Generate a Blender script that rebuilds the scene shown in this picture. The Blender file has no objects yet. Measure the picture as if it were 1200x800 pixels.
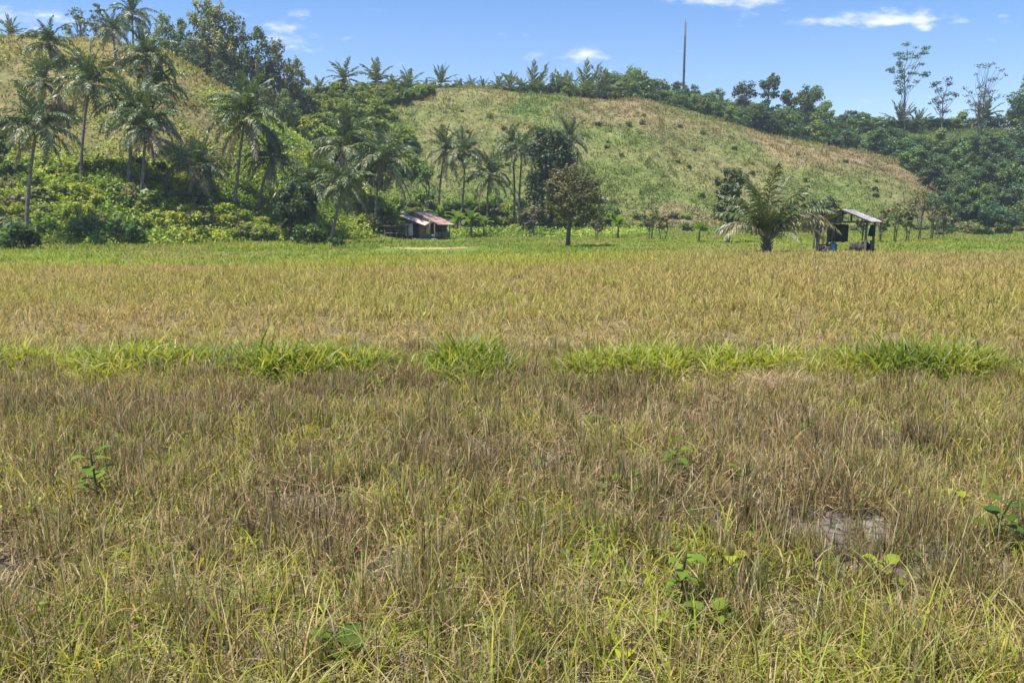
import bpy, math, time
import numpy as np
from mathutils import Vector, Matrix

T0 = time.time()
RNG = np.random.default_rng(7)
SC = bpy.context.scene
COL = SC.collection
PI = math.pi

# ------------------------------------------------------------------ camera geometry
EYE = 1.7
FOC = 900.0
PITCH = math.atan(138.0 / FOC)
CP, SP = math.cos(PITCH), math.sin(PITCH)


def uv(px, py):
    """photo point -> (x/y, (z-eye)/y) of the line of sight"""
    a = (np.asarray(px, float) - 600.0) / FOC
    b = (400.0 - np.asarray(py, float)) / FOC
    dy = CP + b * SP
    return a / dy, (-SP + b * CP) / dy


def smooth(a, b, x):
    t = np.clip((x - a) / (b - a), 0, 1)
    return t * t * (3 - 2 * t)


_LAT = np.random.default_rng(99).random((256, 256))


def vnoise(x, y, s, off=0):
    x = np.asarray(x, float) / s + 37.3 * off + 500
    y = np.asarray(y, float) / s + 11.9 * off + 500
    i = np.floor(x).astype(int); j = np.floor(y).astype(int)
    fx = x - i; fy = y - j
    fx = fx * fx * (3 - 2 * fx); fy = fy * fy * (3 - 2 * fy)
    a = _LAT[i % 256, j % 256]; b = _LAT[(i + 1) % 256, j % 256]
    c = _LAT[i % 256, (j + 1) % 256]; d = _LAT[(i + 1) % 256, (j + 1) % 256]
    return (a * (1 - fx) + b * fx) * (1 - fy) + (c * (1 - fx) + d * fx) * fy


def fbm(x, y, s, off=0, n=4):
    r = 0; w = 0.5; t = 0
    for k in range(n):
        r = r + w * vnoise(x, y, s / 2 ** k, off + k * 3); t += w; w *= .55
    return r / t


# ------------------------------------------------------------------ terrain
def table(rows):
    """rows of (px, py of the crest ground, depth of the crest, depth of the foot)"""
    r = np.array(rows, float)
    u, v = uv(r[:, 0], r[:, 1])
    return u, v, r[:, 2], r[:, 3]


HILL_A = table([(-500, 90, 100, 52), (-250, 62, 100, 54), (0, 47, 100, 56), (110, 52, 100, 58), (195, 64, 98, 61), (240, 92, 96, 64),
                (300, 130, 94, 67), (350, 163, 92, 70), (400, 196, 90, 73), (440, 232, 86, 75), (480, 264, 86, 76), (520, 275, 86, 76)])
HILL_B = table([(-500, 150, 150, 90), (-100, 130, 145, 90), (200, 110, 138, 88), (350, 108, 142, 86), (420, 106, 146, 88), (480, 106, 148, 94),
                (560, 105, 148, 98), (640, 113, 146, 98), (700, 119, 146, 98), (760, 119, 147, 98), (830, 138, 147, 98), (900, 160, 146, 99),
                (1000, 178, 142, 101), (1060, 194, 138, 104), (1100, 222, 132, 108), (1140, 262, 128, 112), (1180, 280, 128, 112)])
HILL_C = table([(560, 175, 190, 150), (640, 135, 188, 146), (720, 116, 185, 142), (800, 122, 185, 140), (850, 132, 184, 138), (950, 146, 182, 132), (1050, 152, 178, 120),
                (1120, 156, 176, 112), (1200, 155, 174, 112), (1350, 150, 174, 112), (1700, 160, 174, 112)])


def toe(u, Y):
    a = np.interp(u, [-.3, -.1, .1, .3, .6], [.002, .004, .006, .012, .016])
    return a * np.clip(Y - 46, 0, 80)


def one_hill(tab, u, Y):
    uu, vv, dc, db = tab
    v = np.interp(u, uu, vv); Dc = np.interp(u, uu, dc); Db = np.interp(u, uu, db)
    H = np.maximum(EYE + v * Dc - toe(u, Dc), 0)
    t = np.clip((Y - Db) / (Dc - Db), 0, 1)
    p = .5 * t * t * (3 - 2 * t) + .5 * np.sin(t * PI / 2) ** 1.15
    fall = 1 - .45 * smooth(0, 110, Y - Dc)
    return H * p * fall


def hills_h(x, y):
    y = np.maximum(np.asarray(y, float), .5)
    u = np.asarray(x, float) / y
    A = one_hill(HILL_A, u, y); B = one_hill(HILL_B, u, y); C = one_hill(HILL_C, u, y)
    h = (A ** 8 + B ** 8 + C ** 8) ** (1 / 8.)
    bump = (fbm(x, y, 9, 2) - .5) * 1.3 + (fbm(x, y, 2.4, 5, 2) - .5) * .45
    return h + bump * smooth(.4, 6, h)


def terrain(x, y):
    y = np.asarray(y, float)
    u = np.asarray(x, float) / np.maximum(y, .5)
    return toe(u, y) + hills_h(x, y)


def march(px, py):
    """where the line of sight of a photo point meets the terrain"""
    u, v = uv(px, py)
    Y = np.arange(2.2, 260, .2)
    z = terrain(u * Y, Y)
    k = np.argmax(z >= EYE + v * Y)
    if z[k] < EYE + v * Y[k]:
        k = len(Y) - 1
    return float(u * Y[k]), float(Y[k]), float(z[k])


def at_depth(px, D, py=None):
    u, _ = uv(px, 250 if py is None else py)
    x = float(u * D)
    return x, float(D), float(terrain(x, D))


def z_at(py, D, px=600):
    return EYE + float(uv(px, py)[1]) * D


# ------------------------------------------------------------------ mesh helpers
class Geo:
    def __init__(self):
        self.v = []; self.q = []; self.t = []; self.c = []; self.n = 0

    def add(self, v, q=None, t=None, c=(1, 1, 1)):
        v = np.asarray(v, np.float32).reshape(-1, 3)
        c = np.asarray(c, np.float32)
        if c.ndim == 1:
            c = np.tile(c, (len(v), 1))
        self.v.append(v); self.c.append(c)
        if q is not None and len(q): self.q.append(np.asarray(q, np.int64) + self.n)
        if t is not None and len(t): self.t.append(np.asarray(t, np.int64) + self.n)
        self.n += len(v)
        return self

    def box(self, p0, p1, c=(1, 1, 1)):
        x0, y0, z0 = p0; x1, y1, z1 = p1
        v = [(x0, y0, z0), (x1, y0, z0), (x1, y1, z0), (x0, y1, z0), (x0, y0, z1), (x1, y0, z1), (x1, y1, z1), (x0, y1, z1)]
        q = [(0, 3, 2, 1), (4, 5, 6, 7), (0, 1, 5, 4), (1, 2, 6, 5), (2, 3, 7, 6), (3, 0, 4, 7)]
        return self.add(v, q, c=c)

    def tube(self, path, radii, sides=7, c=(1, 1, 1), cap=True):
        P = np.asarray(path, float); n = len(P)
        R = np.broadcast_to(np.asarray(radii, float), (n,))
        Tn = np.gradient(P, axis=0); Tn /= np.linalg.norm(Tn, axis=1)[:, None] + 1e-9
        ref = np.array([0, 0, 1.]) if abs(Tn[:, 2]).mean() < .8 else np.array([1., 0, 0])
        S = np.cross(Tn, ref); S /= np.linalg.norm(S, axis=1)[:, None] + 1e-9
        U = np.cross(S, Tn)
        a = np.linspace(0, 2 * PI, sides, endpoint=False)
        V = P[:, None, :] + R[:, None, None] * (np.cos(a)[None, :, None] * S[:, None, :] + np.sin(a)[None, :, None] * U[:, None, :])
        V = V.reshape(-1, 3)
        i, j = np.meshgrid(np.arange(n - 1), np.arange(sides), indexing='ij')
        j2 = (j + 1) % sides
        q = np.stack([i * sides + j, i * sides + j2, (i + 1) * sides + j2, (i + 1) * sides + j], -1).reshape(-1, 4)
        t = []
        if cap:
            V = np.vstack([V, P[-1:]]); k = len(V) - 1; b = (n - 1) * sides
            t = [(b + s, b + (s + 1) % sides, k) for s in range(sides)]
        return self.add(V, q, t, c)

    def leaves(self, cen, nrm, L, W, c, rng, fold=0.0):
        """rhombic leaves: centre, normal, half length, half width, colour"""
        n = len(cen)
        nrm = nrm / (np.linalg.norm(nrm, axis=1)[:, None] + 1e-9)
        r = rng.normal(size=(n, 3)); a = np.cross(nrm, r); a /= np.linalg.norm(a, axis=1)[:, None] + 1e-9
        b = np.cross(nrm, a)
        L = np.broadcast_to(L, (n,))[:, None]; W = np.broadcast_to(W, (n,))[:, None]
        v = np.stack([cen - a * L, cen + b * W - a * L * .15 + nrm * W * fold, cen + a * L, cen - b * W - a * L * .15 + nrm * W * fold], 1).reshape(-1, 3)
        q = np.arange(n * 4).reshape(-1, 4)
        return self.add(v, q, c=np.repeat(c, 4, axis=0))

    def mesh(self, name, mat, smooth_=False):
        V = np.concatenate(self.v) if self.v else np.zeros((0, 3), np.float32)
        C = np.concatenate(self.c)
        Q = np.concatenate(self.q) if self.q else np.zeros((0, 4), np.int64)
        T = np.concatenate(self.t) if self.t else np.zeros((0, 3), np.int64)
        me = bpy.data.meshes.new(name)
        me.vertices.add(len(V)); me.vertices.foreach_set('co', V.astype(np.float32).ravel())
        li = np.concatenate([Q.ravel(), T.ravel()]).astype(np.int32)
        me.loops.add(len(li)); me.loops.foreach_set('vertex_index', li)
        npoly = len(Q) + len(T)
        me.polygons.add(npoly)
        st = np.concatenate([np.arange(len(Q)) * 4, len(Q) * 4 + np.arange(len(T)) * 3]).astype(np.int32)
        me.polygons.foreach_set('loop_start', st)
        if smooth_:
            me.polygons.foreach_set('use_smooth', np.ones(npoly, bool))
        at = me.color_attributes.new('col', 'FLOAT_COLOR', 'POINT')
        at.data.foreach_set('color', np.hstack([C, np.ones((len(C), 1), np.float32)]).astype(np.float32).ravel())
        me.update(calc_edges=True)
        me.materials.append(mat)
        return me

    def obj(self, name, mat, parent=None, smooth_=False, loc=None):
        return link(name, self.mesh(name, mat, smooth_), parent, loc)


def link(name, me, parent=None, loc=None):
    o = bpy.data.objects.new(name, me)
    COL.objects.link(o)
    if parent is not None: o.parent = parent
    if loc is not None: o.location = loc
    return o


def tag(o, label=None, cat=None, group=None, kind=None):
    if label: o['label'] = label
    if cat: o['category'] = cat
    if group: o['group'] = group
    if kind: o['kind'] = kind
    return o


def thing(name, label, cat, loc, rz=0, group=None):
    o = bpy.data.objects.new(name, None); COL.objects.link(o)
    o.empty_display_size = .2
    o.location = loc; o.rotation_euler = (0, 0, rz)
    return tag(o, label, cat, group)


def lerp(a, b, t):
    a = np.asarray(a, float); b = np.asarray(b, float)
    t = np.asarray(t, float)[..., None]
    return a * (1 - t) + b * t


# ------------------------------------------------------------------ materials
def new_mat(name):
    m = bpy.data.materials.new(name); m.use_nodes = True
    nt = m.node_tree; nt.nodes.clear()
    return m, nt, nt.nodes, nt.links


def leaf_mat(name, rough=.5, transl=.3, spec=.3, hue=.02, val=.25, tcol=(1.5, 1.35, .6)):
    m, nt, N, L = new_mat(name)
    out = N.new('ShaderNodeOutputMaterial'); mix = N.new('ShaderNodeMixShader')
    pb = N.new('ShaderNodeBsdfPrincipled'); tr = N.new('ShaderNodeBsdfTranslucent')
    at = N.new('ShaderNodeAttribute'); at.attribute_name = 'col'
    oi = N.new('ShaderNodeObjectInfo'); hs = N.new('ShaderNodeHueSaturation')
    mr = N.new('ShaderNodeMapRange'); mr.inputs['To Min'].default_value = .5 - hue; mr.inputs['To Max'].default_value = .5 + hue
    mv = N.new('ShaderNodeMath'); mv.operation = 'MULTIPLY_ADD'; mv.inputs[1].default_value = 2 * val; mv.inputs[2].default_value = 1 - val
    fr = N.new('ShaderNodeMath'); fr.operation = 'FRACT'; m7 = N.new('ShaderNodeMath'); m7.operation = 'MULTIPLY'; m7.inputs[1].default_value = 7.31
    L.new(oi.outputs['Random'], mr.inputs['Value']); L.new(mr.outputs[0], hs.inputs['Hue'])
    L.new(oi.outputs['Random'], m7.inputs[0]); L.new(m7.outputs[0], fr.inputs[0]); L.new(fr.outputs[0], mv.inputs[0]); L.new(mv.outputs[0], hs.inputs['Value'])
    L.new(at.outputs['Color'], hs.inputs['Color'])
    L.new(hs.outputs[0], pb.inputs['Base Color'])
    mc = N.new('ShaderNodeMix'); mc.data_type = 'RGBA'; mc.blend_type = 'MULTIPLY'; mc.inputs[0].default_value = 1
    mc.inputs[7].default_value = (*tcol, 1)
    L.new(hs.outputs[0], mc.inputs[6]); L.new(mc.outputs[2], tr.inputs['Color'])
    pb.inputs['Roughness'].default_value = rough; pb.inputs['Specular IOR Level'].default_value = spec
    mix.inputs[0].default_value = transl
    L.new(pb.outputs[0], mix.inputs[1]); L.new(tr.outputs[0], mix.inputs[2]); L.new(mix.outputs[0], out.inputs[0])
    return m


def solid_mat(name, rough=.8, spec=.2, nscale=6., namt=.35, bump=0.0, color=None, metal=0.):
    """vertex colour (or a fixed one) broken up by noise"""
    m, nt, N, L = new_mat(name)
    out = N.new('ShaderNodeOutputMaterial'); pb = N.new('ShaderNodeBsdfPrincipled')
    if color is None:
        at = N.new('ShaderNodeAttribute'); at.attribute_name = 'col'; src = at.outputs['Color']
    else:
        rgb = N.new('ShaderNodeRGB'); rgb.outputs[0].default_value = (*color, 1); src = rgb.outputs[0]
    tc = N.new('ShaderNodeTexCoord'); no = N.new('ShaderNodeTexNoise'); no.inputs['Scale'].default_value = nscale; no.inputs['Detail'].default_value = 6
    L.new(tc.outputs['Object'], no.inputs['Vector'])
    mr = N.new('ShaderNodeMapRange'); mr.inputs['From Min'].default_value = .3; mr.inputs['From Max'].default_value = .7
    mr.inputs['To Min'].default_value = 1 - namt; mr.inputs['To Max'].default_value = 1 + namt * .6
    L.new(no.outputs[0], mr.inputs['Value'])
    mx = N.new('ShaderNodeMix'); mx.data_type = 'RGBA'; mx.blend_type = 'MULTIPLY'; mx.inputs[0].default_value = 1
    L.new(src, mx.inputs[6]); L.new(mr.outputs[0], mx.inputs[7]); L.new(mx.outputs[2], pb.inputs['Base Color'])
    pb.inputs['Roughness'].default_value = rough; pb.inputs['Specular IOR Level'].default_value = spec; pb.inputs['Metallic'].default_value = metal
    if bump:
        b = N.new('ShaderNodeBump'); b.inputs['Strength'].default_value = bump; b.inputs['Distance'].default_value = .05
        L.new(no.outputs[0], b.inputs['Height']); L.new(b.outputs[0], pb.inputs['Normal'])
    L.new(pb.outputs[0], out.inputs[0])
    return m


def mud_mat():
    m, nt, N, L = new_mat('field_soil')
    out = N.new('ShaderNodeOutputMaterial'); pb = N.new('ShaderNodeBsdfPrincipled')
    tc = N.new('ShaderNodeTexCoord')
    at = N.new('ShaderNodeAttribute'); at.attribute_name = 'col'
    nz = N.new('ShaderNodeTexNoise'); nz.inputs['Scale'].default_value = 3; nz.inputs['Detail'].default_value = 8
    L.new(tc.outputs['Object'], nz.inputs['Vector'])
    add = N.new('ShaderNodeVectorMath'); add.operation = 'MULTIPLY_ADD'; add.inputs[1].default_value = (.25, .25, 0)
    L.new(nz.outputs['Color'], add.inputs[0]); L.new(tc.outputs['Object'], add.inputs[2])
    vo = N.new('ShaderNodeTexVoronoi'); vo.feature = 'DISTANCE_TO_EDGE'; vo.inputs['Scale'].default_value = 7
    L.new(add.outputs[0], vo.inputs['Vector'])
    cr = N.new('ShaderNodeMapRange'); cr.inputs['From Min'].default_value = .0; cr.inputs['From Max'].default_value = .07
    cr.inputs['To Min'].default_value = .35; cr.inputs['To Max'].default_value = 1
    L.new(vo.outputs['Distance'], cr.inputs['Value'])
    mr = N.new('ShaderNodeMapRange'); mr.inputs['From Min'].default_value = .3; mr.inputs['From Max'].default_value = .7
    mr.inputs['To Min'].default_value = .6; mr.inputs['To Max'].default_value = 1.2
    L.new(nz.outputs[0], mr.inputs['Value'])
    mu = N.new('ShaderNodeMath'); mu.operation = 'MULTIPLY'; L.new(cr.outputs[0], mu.inputs[0]); L.new(mr.outputs[0], mu.inputs[1])
    mx = N.new('ShaderNodeMix'); mx.data_type = 'RGBA'; mx.blend_type = 'MULTIPLY'; mx.inputs[0].default_value = 1
    L.new(at.outputs['Color'], mx.inputs[6]); L.new(mu.outputs[0], mx.inputs[7]); L.new(mx.outputs[2], pb.inputs['Base Color'])
    pb.inputs['Roughness'].default_value = .9; pb.inputs['Specular IOR Level'].default_value = .15
    b = N.new('ShaderNodeBump'); b.inputs['Strength'].default_value = .7; b.inputs['Distance'].default_value = .03
    L.new(mu.outputs[0], b.inputs['Height']); L.new(b.outputs[0], pb.inputs['Normal'])
    L.new(pb.outputs[0], out.inputs[0])
    return m


def hill_mat():
    m, nt, N, L = new_mat('hill_grass_cover')
    out = N.new('ShaderNodeOutputMaterial'); pb = N.new('ShaderNodeBsdfPrincipled')
    tc = N.new('ShaderNodeTexCoord')
    at = N.new('ShaderNodeAttribute'); at.attribute_name = 'col'
    nz = N.new('ShaderNodeTexNoise'); nz.inputs['Scale'].default_value = 1.1; nz.inputs['Detail'].default_value = 9; nz.inputs['Roughness'].default_value = .7
    L.new(tc.outputs['Object'], nz.inputs['Vector'])
    mr = N.new('ShaderNodeMapRange'); mr.inputs['From Min'].default_value = .32; mr.inputs['From Max'].default_value = .68
    mr.inputs['To Min'].default_value = .55; mr.inputs['To Max'].default_value = 1.3
    L.new(nz.outputs[0], mr.inputs['Value'])
    mx = N.new('ShaderNodeMix'); mx.data_type = 'RGBA'; mx.blend_type = 'MULTIPLY'; mx.inputs[0].default_value = 1
    L.new(at.outputs['Color'], mx.inputs[6]); L.new(mr.outputs[0], mx.inputs[7]); L.new(mx.outputs[2], pb.inputs['Base Color'])
    pb.inputs['Roughness'].default_value = .95; pb.inputs['Specular IOR Level'].default_value = .1
    b = N.new('ShaderNodeBump'); b.inputs['Strength'].default_value = .9; b.inputs['Distance'].default_value = .5
    L.new(nz.outputs[0], b.inputs['Height']); L.new(b.outputs[0], pb.inputs['Normal'])
    L.new(pb.outputs[0], out.inputs[0])
    return m


M_LEAF = leaf_mat('broadleaf_foliage', .5, .3, .35, .018, .28)
M_SHRUB = leaf_mat('shrub_foliage', .5, .35, .3, .02, .25)
M_PALM = leaf_mat('palm_leaflets', .42, .25, .45, .01, .18, (1.4, 1.3, .6))
M_GRASS = leaf_mat('grass_blades', .5, .45, .3, 0, 0, (1.5, 1.4, .55))
M_STRAW = leaf_mat('dry_straw', .7, .4, .2, 0, 0, (1.1, 1.05, .9))
M_BARK = solid_mat('bark', .9, .1, 5, .5, .6)
M_WOOD = solid_mat('weathered_wood', .85, .15, 9, .5, .3)
M_IRON = solid_mat('corrugated_roofing', .55, .35, 3, .35, 0)
M_PAINT = solid_mat('painted_steel', .5, .4, 5, .2, 0)
M_CLOTH = solid_mat('woven_plastic', .85, .1, 12, .25, .2)
M_PLANT = leaf_mat('broad_weed_leaf', .6, .45, .2, .015, .15, (1.4, 1.4, .5))
M_SOIL = mud_mat()
M_HILL = hill_mat()
M_PATH = solid_mat('trodden_earth', .95, .1, 2.5, .35, .5)


# ------------------------------------------------------------------ colour of the ground and hills
def spots(lst):
    out = []
    for px, py, rx, ry, w in lst:
        x, y, z = march(px, py)
        out.append((x, y, rx, ry, w))
    return out


BARE = spots([(700, 133, 7, 5, .8), (745, 126, 8, 6, 1), (770, 140, 8, 6, .8), (720, 128, 6, 5, .9), (830, 152, 6, 5, .6), (930, 172, 9, 7, 1), (985, 182, 9, 7, 1),
              (1040, 197, 8, 7, 1), (1075, 208, 6, 7, .9), (900, 163, 5, 5, .7), (785, 160, 5, 5, .35), (810, 255, 6, 3, .9), (835, 258, 5, 3, .8), (770, 258, 4, 3, .5),
              (690, 128, 5, 4, .7), (20, 105, 6, 6, .5), (130, 70, 5, 5, .4), (240, 130, 7, 8, .55), (260, 160, 6, 6, .5), (300, 235, 6, 5, .6), (215, 110, 5, 8, .5), (405, 240, 4, 5, .7)])
LUSH = spots([(640, 125, 6, 8, .8), (665, 135, 6, 7, .6), (730, 150, 8, 4, .6), (760, 155, 7, 3, .6), (700, 215, 6, 5, .5), (740, 220, 10, 6, .5), (850, 170, 6, 4, .6),
              (960, 225, 8, 5, .6), (330, 150, 5, 4, .4), (390, 150, 8, 20, .9), (360, 170, 8, 18, .9), (440, 140, 7, 10, .5), (560, 250, 12, 8, .8), (480, 235, 9, 8, .7),
              (620, 262, 12, 6, .8), (900, 255, 14, 5, .5), (1010, 250, 10, 5, .5), (225, 75, 3, 3, .6)])


def blend_spots(lst, x, y, off):
    w = np.zeros_like(x)
    n = fbm(x, y, 6, off)
    for sx, sy, rx, ry, k in lst:
        d = np.sqrt(((x - sx) / rx) ** 2 + ((y - sy) / ry) ** 2)
        w = np.maximum(w, k * smooth(1.5, .55, d + (n - .5) * 1.3))
    return w


def hill_color(x, y):
    x = np.asarray(x, float); y = np.asarray(y, float)
    u = x / np.maximum(y, .5)
    A = one_hill(HILL_A, u, y); B = one_hill(HILL_B, u, y); C = one_hill(HILL_C, u, y)
    n1 = fbm(x, y, 14, 1); n2 = .55 * fbm(x * .45, y * 2.2, 4, 4) + .45 * fbm(x * 2.2 + y * .5, y * .5, 5, 24); n3 = fbm(x, y, 1.5, 8, 3)
    g = (.145, .165, .048); ol = (.215, .20, .08); tan = (.30, .235, .13)
    c = lerp(g, ol, smooth(.33, .62, n1 * .5 + n2 * .5))
    c = lerp2(c, tan, .45 * smooth(.54, .74, n2 * .6 + n3 * .4))
    # the left hill is dry and ochre above its shrubs
    onA = (A > np.maximum(B, C)) & (A > .2)
    dry = smooth(6, 10, A) * onA * (.2 + .8 * smooth(.4, .6, n2 * .5 + n3 * .5))
    c = lerp2(c, (.265, .22, .09), .6 * dry)
    low = onA * smooth(8, 4, A)
    c = lerp2(c, (.16, .22, .035), .8 * low)
    c = lerp2(c, (.12, .185, .035), .7 * blend_spots(LUSH, x, y, 12))
    c = lerp2(c, (.25, .18, .105), .85 * blend_spots(BARE, x, y, 15) * (.5 + .45 * smooth(.35, .6, n3)))
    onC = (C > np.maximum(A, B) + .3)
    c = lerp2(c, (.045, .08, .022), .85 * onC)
    flat = smooth(1.2, .1, np.maximum(np.maximum(A, B), C))
    c = lerp2(c, (.13, .19, .035), flat)
    c = c * (.8 + .45 * n3)[..., None]
    return c


def lerp2(c, d, t):
    t = np.asarray(t, float)[..., None]
    return c * (1 - t) + np.asarray(d, float) * t


# fields: colour of the crop by distance and patch
def strip_amount(x, y):
    """the green bund that crosses the field about nine metres off"""
    yc = 8.35 - .02 * x
    across = np.exp(-((y - yc) / .7) ** 2)
    u = x / np.maximum(y, 1)
    px = 600 + 900 * u
    lump = np.interp(px, [-200, -40, 20, 60, 110, 150, 300, 430, 470, 510, 530, 590, 620, 660, 690, 790, 820, 845, 920, 945, 1000, 1050, 1150, 1190, 1300, 1500],
                     [.65, .65, .55, .42, .75, .95, .88, .68, .25, .28, .92, .8, .22, .28, .8, .78, .3, .78, .7, .52, .8, .9, .78, .3, .35, .5])
    return across * lump * (.65 + .6 * vnoise(x, y, .8, 21))


# ------------------------------------------------------------------ the ground sheet and the hills sheet
def grid_sheet(us, Ys, zfun, cfun, name, mat):
    U, Y = np.meshgrid(us, Ys, indexing='ij')
    X = U * Y
    return sheet(X, Y, zfun(X, Y), cfun(X, Y), name, mat)


def sheet(X, Y, Z, C, name, mat):
    nu, ny = X.shape
    V = np.stack([X, Y, Z], -1).reshape(-1, 3)
    i, j = np.meshgrid(np.arange(nu - 1), np.arange(ny - 1), indexing='ij')
    q = np.stack([i * ny + j, (i + 1) * ny + j, (i + 1) * ny + j + 1, i * ny + j + 1], -1).reshape(-1, 4)
    g = Geo().add(V, q, c=C.reshape(-1, 3))
    return g.obj(name, mat, smooth_=True)


def ground_color(X, Y):
    n = fbm(X, Y, 1.2, 3); n2 = fbm(X, Y, 8, 6)
    c = lerp((.07, .055, .04), (.19, .163, .138), smooth(.3, .7, n))
    c = lerp2(c, (.20, .15, .075), smooth(7.5, 10, Y))
    far = smooth(28, 33, Y + (n2 - .5) * 5)
    c = lerp2(c, (.17, .22, .035), far)
    return c


xs = np.concatenate([np.linspace(-300, -45, 30), np.linspace(-40, 40, 161), np.linspace(45, 300, 30)])
ys = np.concatenate([np.linspace(-60, 0, 13), np.linspace(.5, 14, 55), np.linspace(15, 130, 116), np.linspace(140, 320, 12)])
X, Y = np.meshgrid(xs, ys, indexing='ij')
near = smooth(30, 10, Y)
Zg = toe(X / np.maximum(Y, 20), Y) + near * (fbm(X, Y, .6, 9, 2) - .5) * .05 + .10 * strip_amount(X, np.maximum(Y, 1))
gr = sheet(X, Y, Zg, ground_color(X, Y), 'ground', M_SOIL)
tag(gr, 'dried cracked soil and low green turf of the rice field', 'ground', kind='structure')


def ground_z(x, y):
    y = np.asarray(y, float); x = np.asarray(x, float)
    return toe(x / np.maximum(y, 20), y) + .10 * strip_amount(x, np.maximum(y, 1))


us = np.linspace(-1.15, 1.25, 420)
Ys = np.concatenate([np.linspace(48, 200, 330), np.linspace(204, 320, 20)])
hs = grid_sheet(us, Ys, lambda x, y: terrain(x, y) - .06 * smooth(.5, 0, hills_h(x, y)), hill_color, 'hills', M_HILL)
tag(hs, 'grassy hills with ochre dry patches and terraced slopes behind the field', 'hills', kind='structure')


# ------------------------------------------------------------------ blades of grass
def blades(G, x, y, z, az, th0, curl, L, W, c0, c1, seg, rng):
    n = len(x)
    t = np.linspace(0, 1, seg + 1)
    th = th0[:, None] + curl[:, None] * t[None, :] ** 1.3
    dr = np.sin(th) * L[:, None] / seg; dz = np.cos(th) * L[:, None] / seg
    r = np.concatenate([np.zeros((n, 1)), np.cumsum(.5 * (dr[:, 1:] + dr[:, :-1]), 1)], 1)
    h = np.concatenate([np.zeros((n, 1)), np.cumsum(.5 * (dz[:, 1:] + dz[:, :-1]), 1)], 1)
    ca, sa = np.cos(az)[:, None], np.sin(az)[:, None]
    P = np.stack([x[:, None] + ca * r, y[:, None] + sa * r, np.maximum(z[:, None] + h, z[:, None] + .004)], -1)
    tw = rng.uniform(-.9, .9, n)
    sx = -np.sin(az + tw); sy = np.cos(az + tw)
    S = np.stack([sx, sy, rng.uniform(-.3, .3, n)], -1)[:, None, :]
    w = (W[:, None] * (1 - t[None, :] ** 2.2 * .93) * (.55 + .45 * np.minimum(1, t[None, :] * 4)))[..., None]
    V = np.stack([P - S * w * .5, P + S * w * .5], 2).reshape(n, -1, 3)        # n, (seg+1)*2
    k = np.arange(seg)
    qb = np.stack([2 * k, 2 * k + 1, 2 * k + 3, 2 * k + 2], -1)
    q = (qb[None] + (np.arange(n) * 2 * (seg + 1))[:, None, None]).reshape(-1, 4)
    c = c0[:, None, :] * (1 - t[None, :, None]) + c1[:, None, :] * t[None, :, None]
    c = np.repeat(c, 2, axis=1).reshape(-1, 3)
    G.add(V.reshape(-1, 3), q, c=c)


def sample_field(n, y0, y1, rng, power=1.0, margin=4.2):
    """points spread evenly over the part of the field the camera can see"""
    y = ((rng.random(n)) * (y1 ** (1 + power) - y0 ** (1 + power)) + y0 ** (1 + power)) ** (1 / (1 + power))
    x = rng.uniform(-1, 1, n) * (.70 * y + margin)
    return x, y


def tufts(n, per, rad, y0, y1, rng, power=1.0):
    cx, cy = sample_field(n, y0, y1, rng, power)
    x = np.repeat(cx, per) + rng.normal(size=n * per) * rad
    y = np.repeat(cy, per) + rng.normal(size=n * per) * rad
    return cx, cy, x, y


def jit(c, rng, a=.18):
    n = len(c)
    return np.clip(c * (1 + rng.normal(size=(n, 1)) * a) * (1 + rng.normal(size=(n, 3)) * .06), .01, .9)


r = np.random.default_rng(11)
# 1. rice stubble close by: upright grey brown stems in tufts
g = Geo()
per = 34
cx, cy, x, y = tufts(10800, per, .042, 1.5, 9.9, r, .6)
keep = np.repeat(fbm(cx, cy, .24, 31, 3) > .31 + .05 * smooth(4.2, 3, cy), per)
cx2 = np.repeat(cx, per)[keep]; cy2 = np.repeat(cy, per)[keep]
x, y = x[keep], y[keep]; n = len(x)
mixn = fbm(x, y, 1.6, 33)
yel = smooth(4.6, 2.6, y)
c = lerp((.22, .155, .07), (.50, .38, .165), np.clip(.2 + .9 * vnoise(cx2, cy2, .23, 35) * mixn * 2 + r.normal(size=n) * .2 - .2, 0, 1))
c = lerp2(c, (.23, .27, .045), .8 * (r.random(n) < .17 + .25 * yel + .6 * (vnoise(cx2, cy2, .31, 36) - .45)))
c = lerp2(c, (.075, .055, .035), .85 * (r.random(n) < .16))
c = lerp2(c, (.68, .56, .34), .85 * (r.random(n) < .09))
hL = (.08 + .21 * r.random(n)) * (.75 + .5 * vnoise(cx2, cy2, .3, 38))
blades(g, x, y, ground_z(x, y) - .01, r.uniform(0, 2 * PI, n), np.abs(r.normal(size=n)) * .46, r.normal(size=n) * 1.0, hL, .0032 + .003 * r.random(n) + .0005 * y, jit(c * .8, r), jit(c, r), 3, r)
tag(g.obj('rice_stubble', M_STRAW), 'grey brown cut rice stubble standing in tufts in the near field', 'stubble', kind='stuff')

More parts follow.
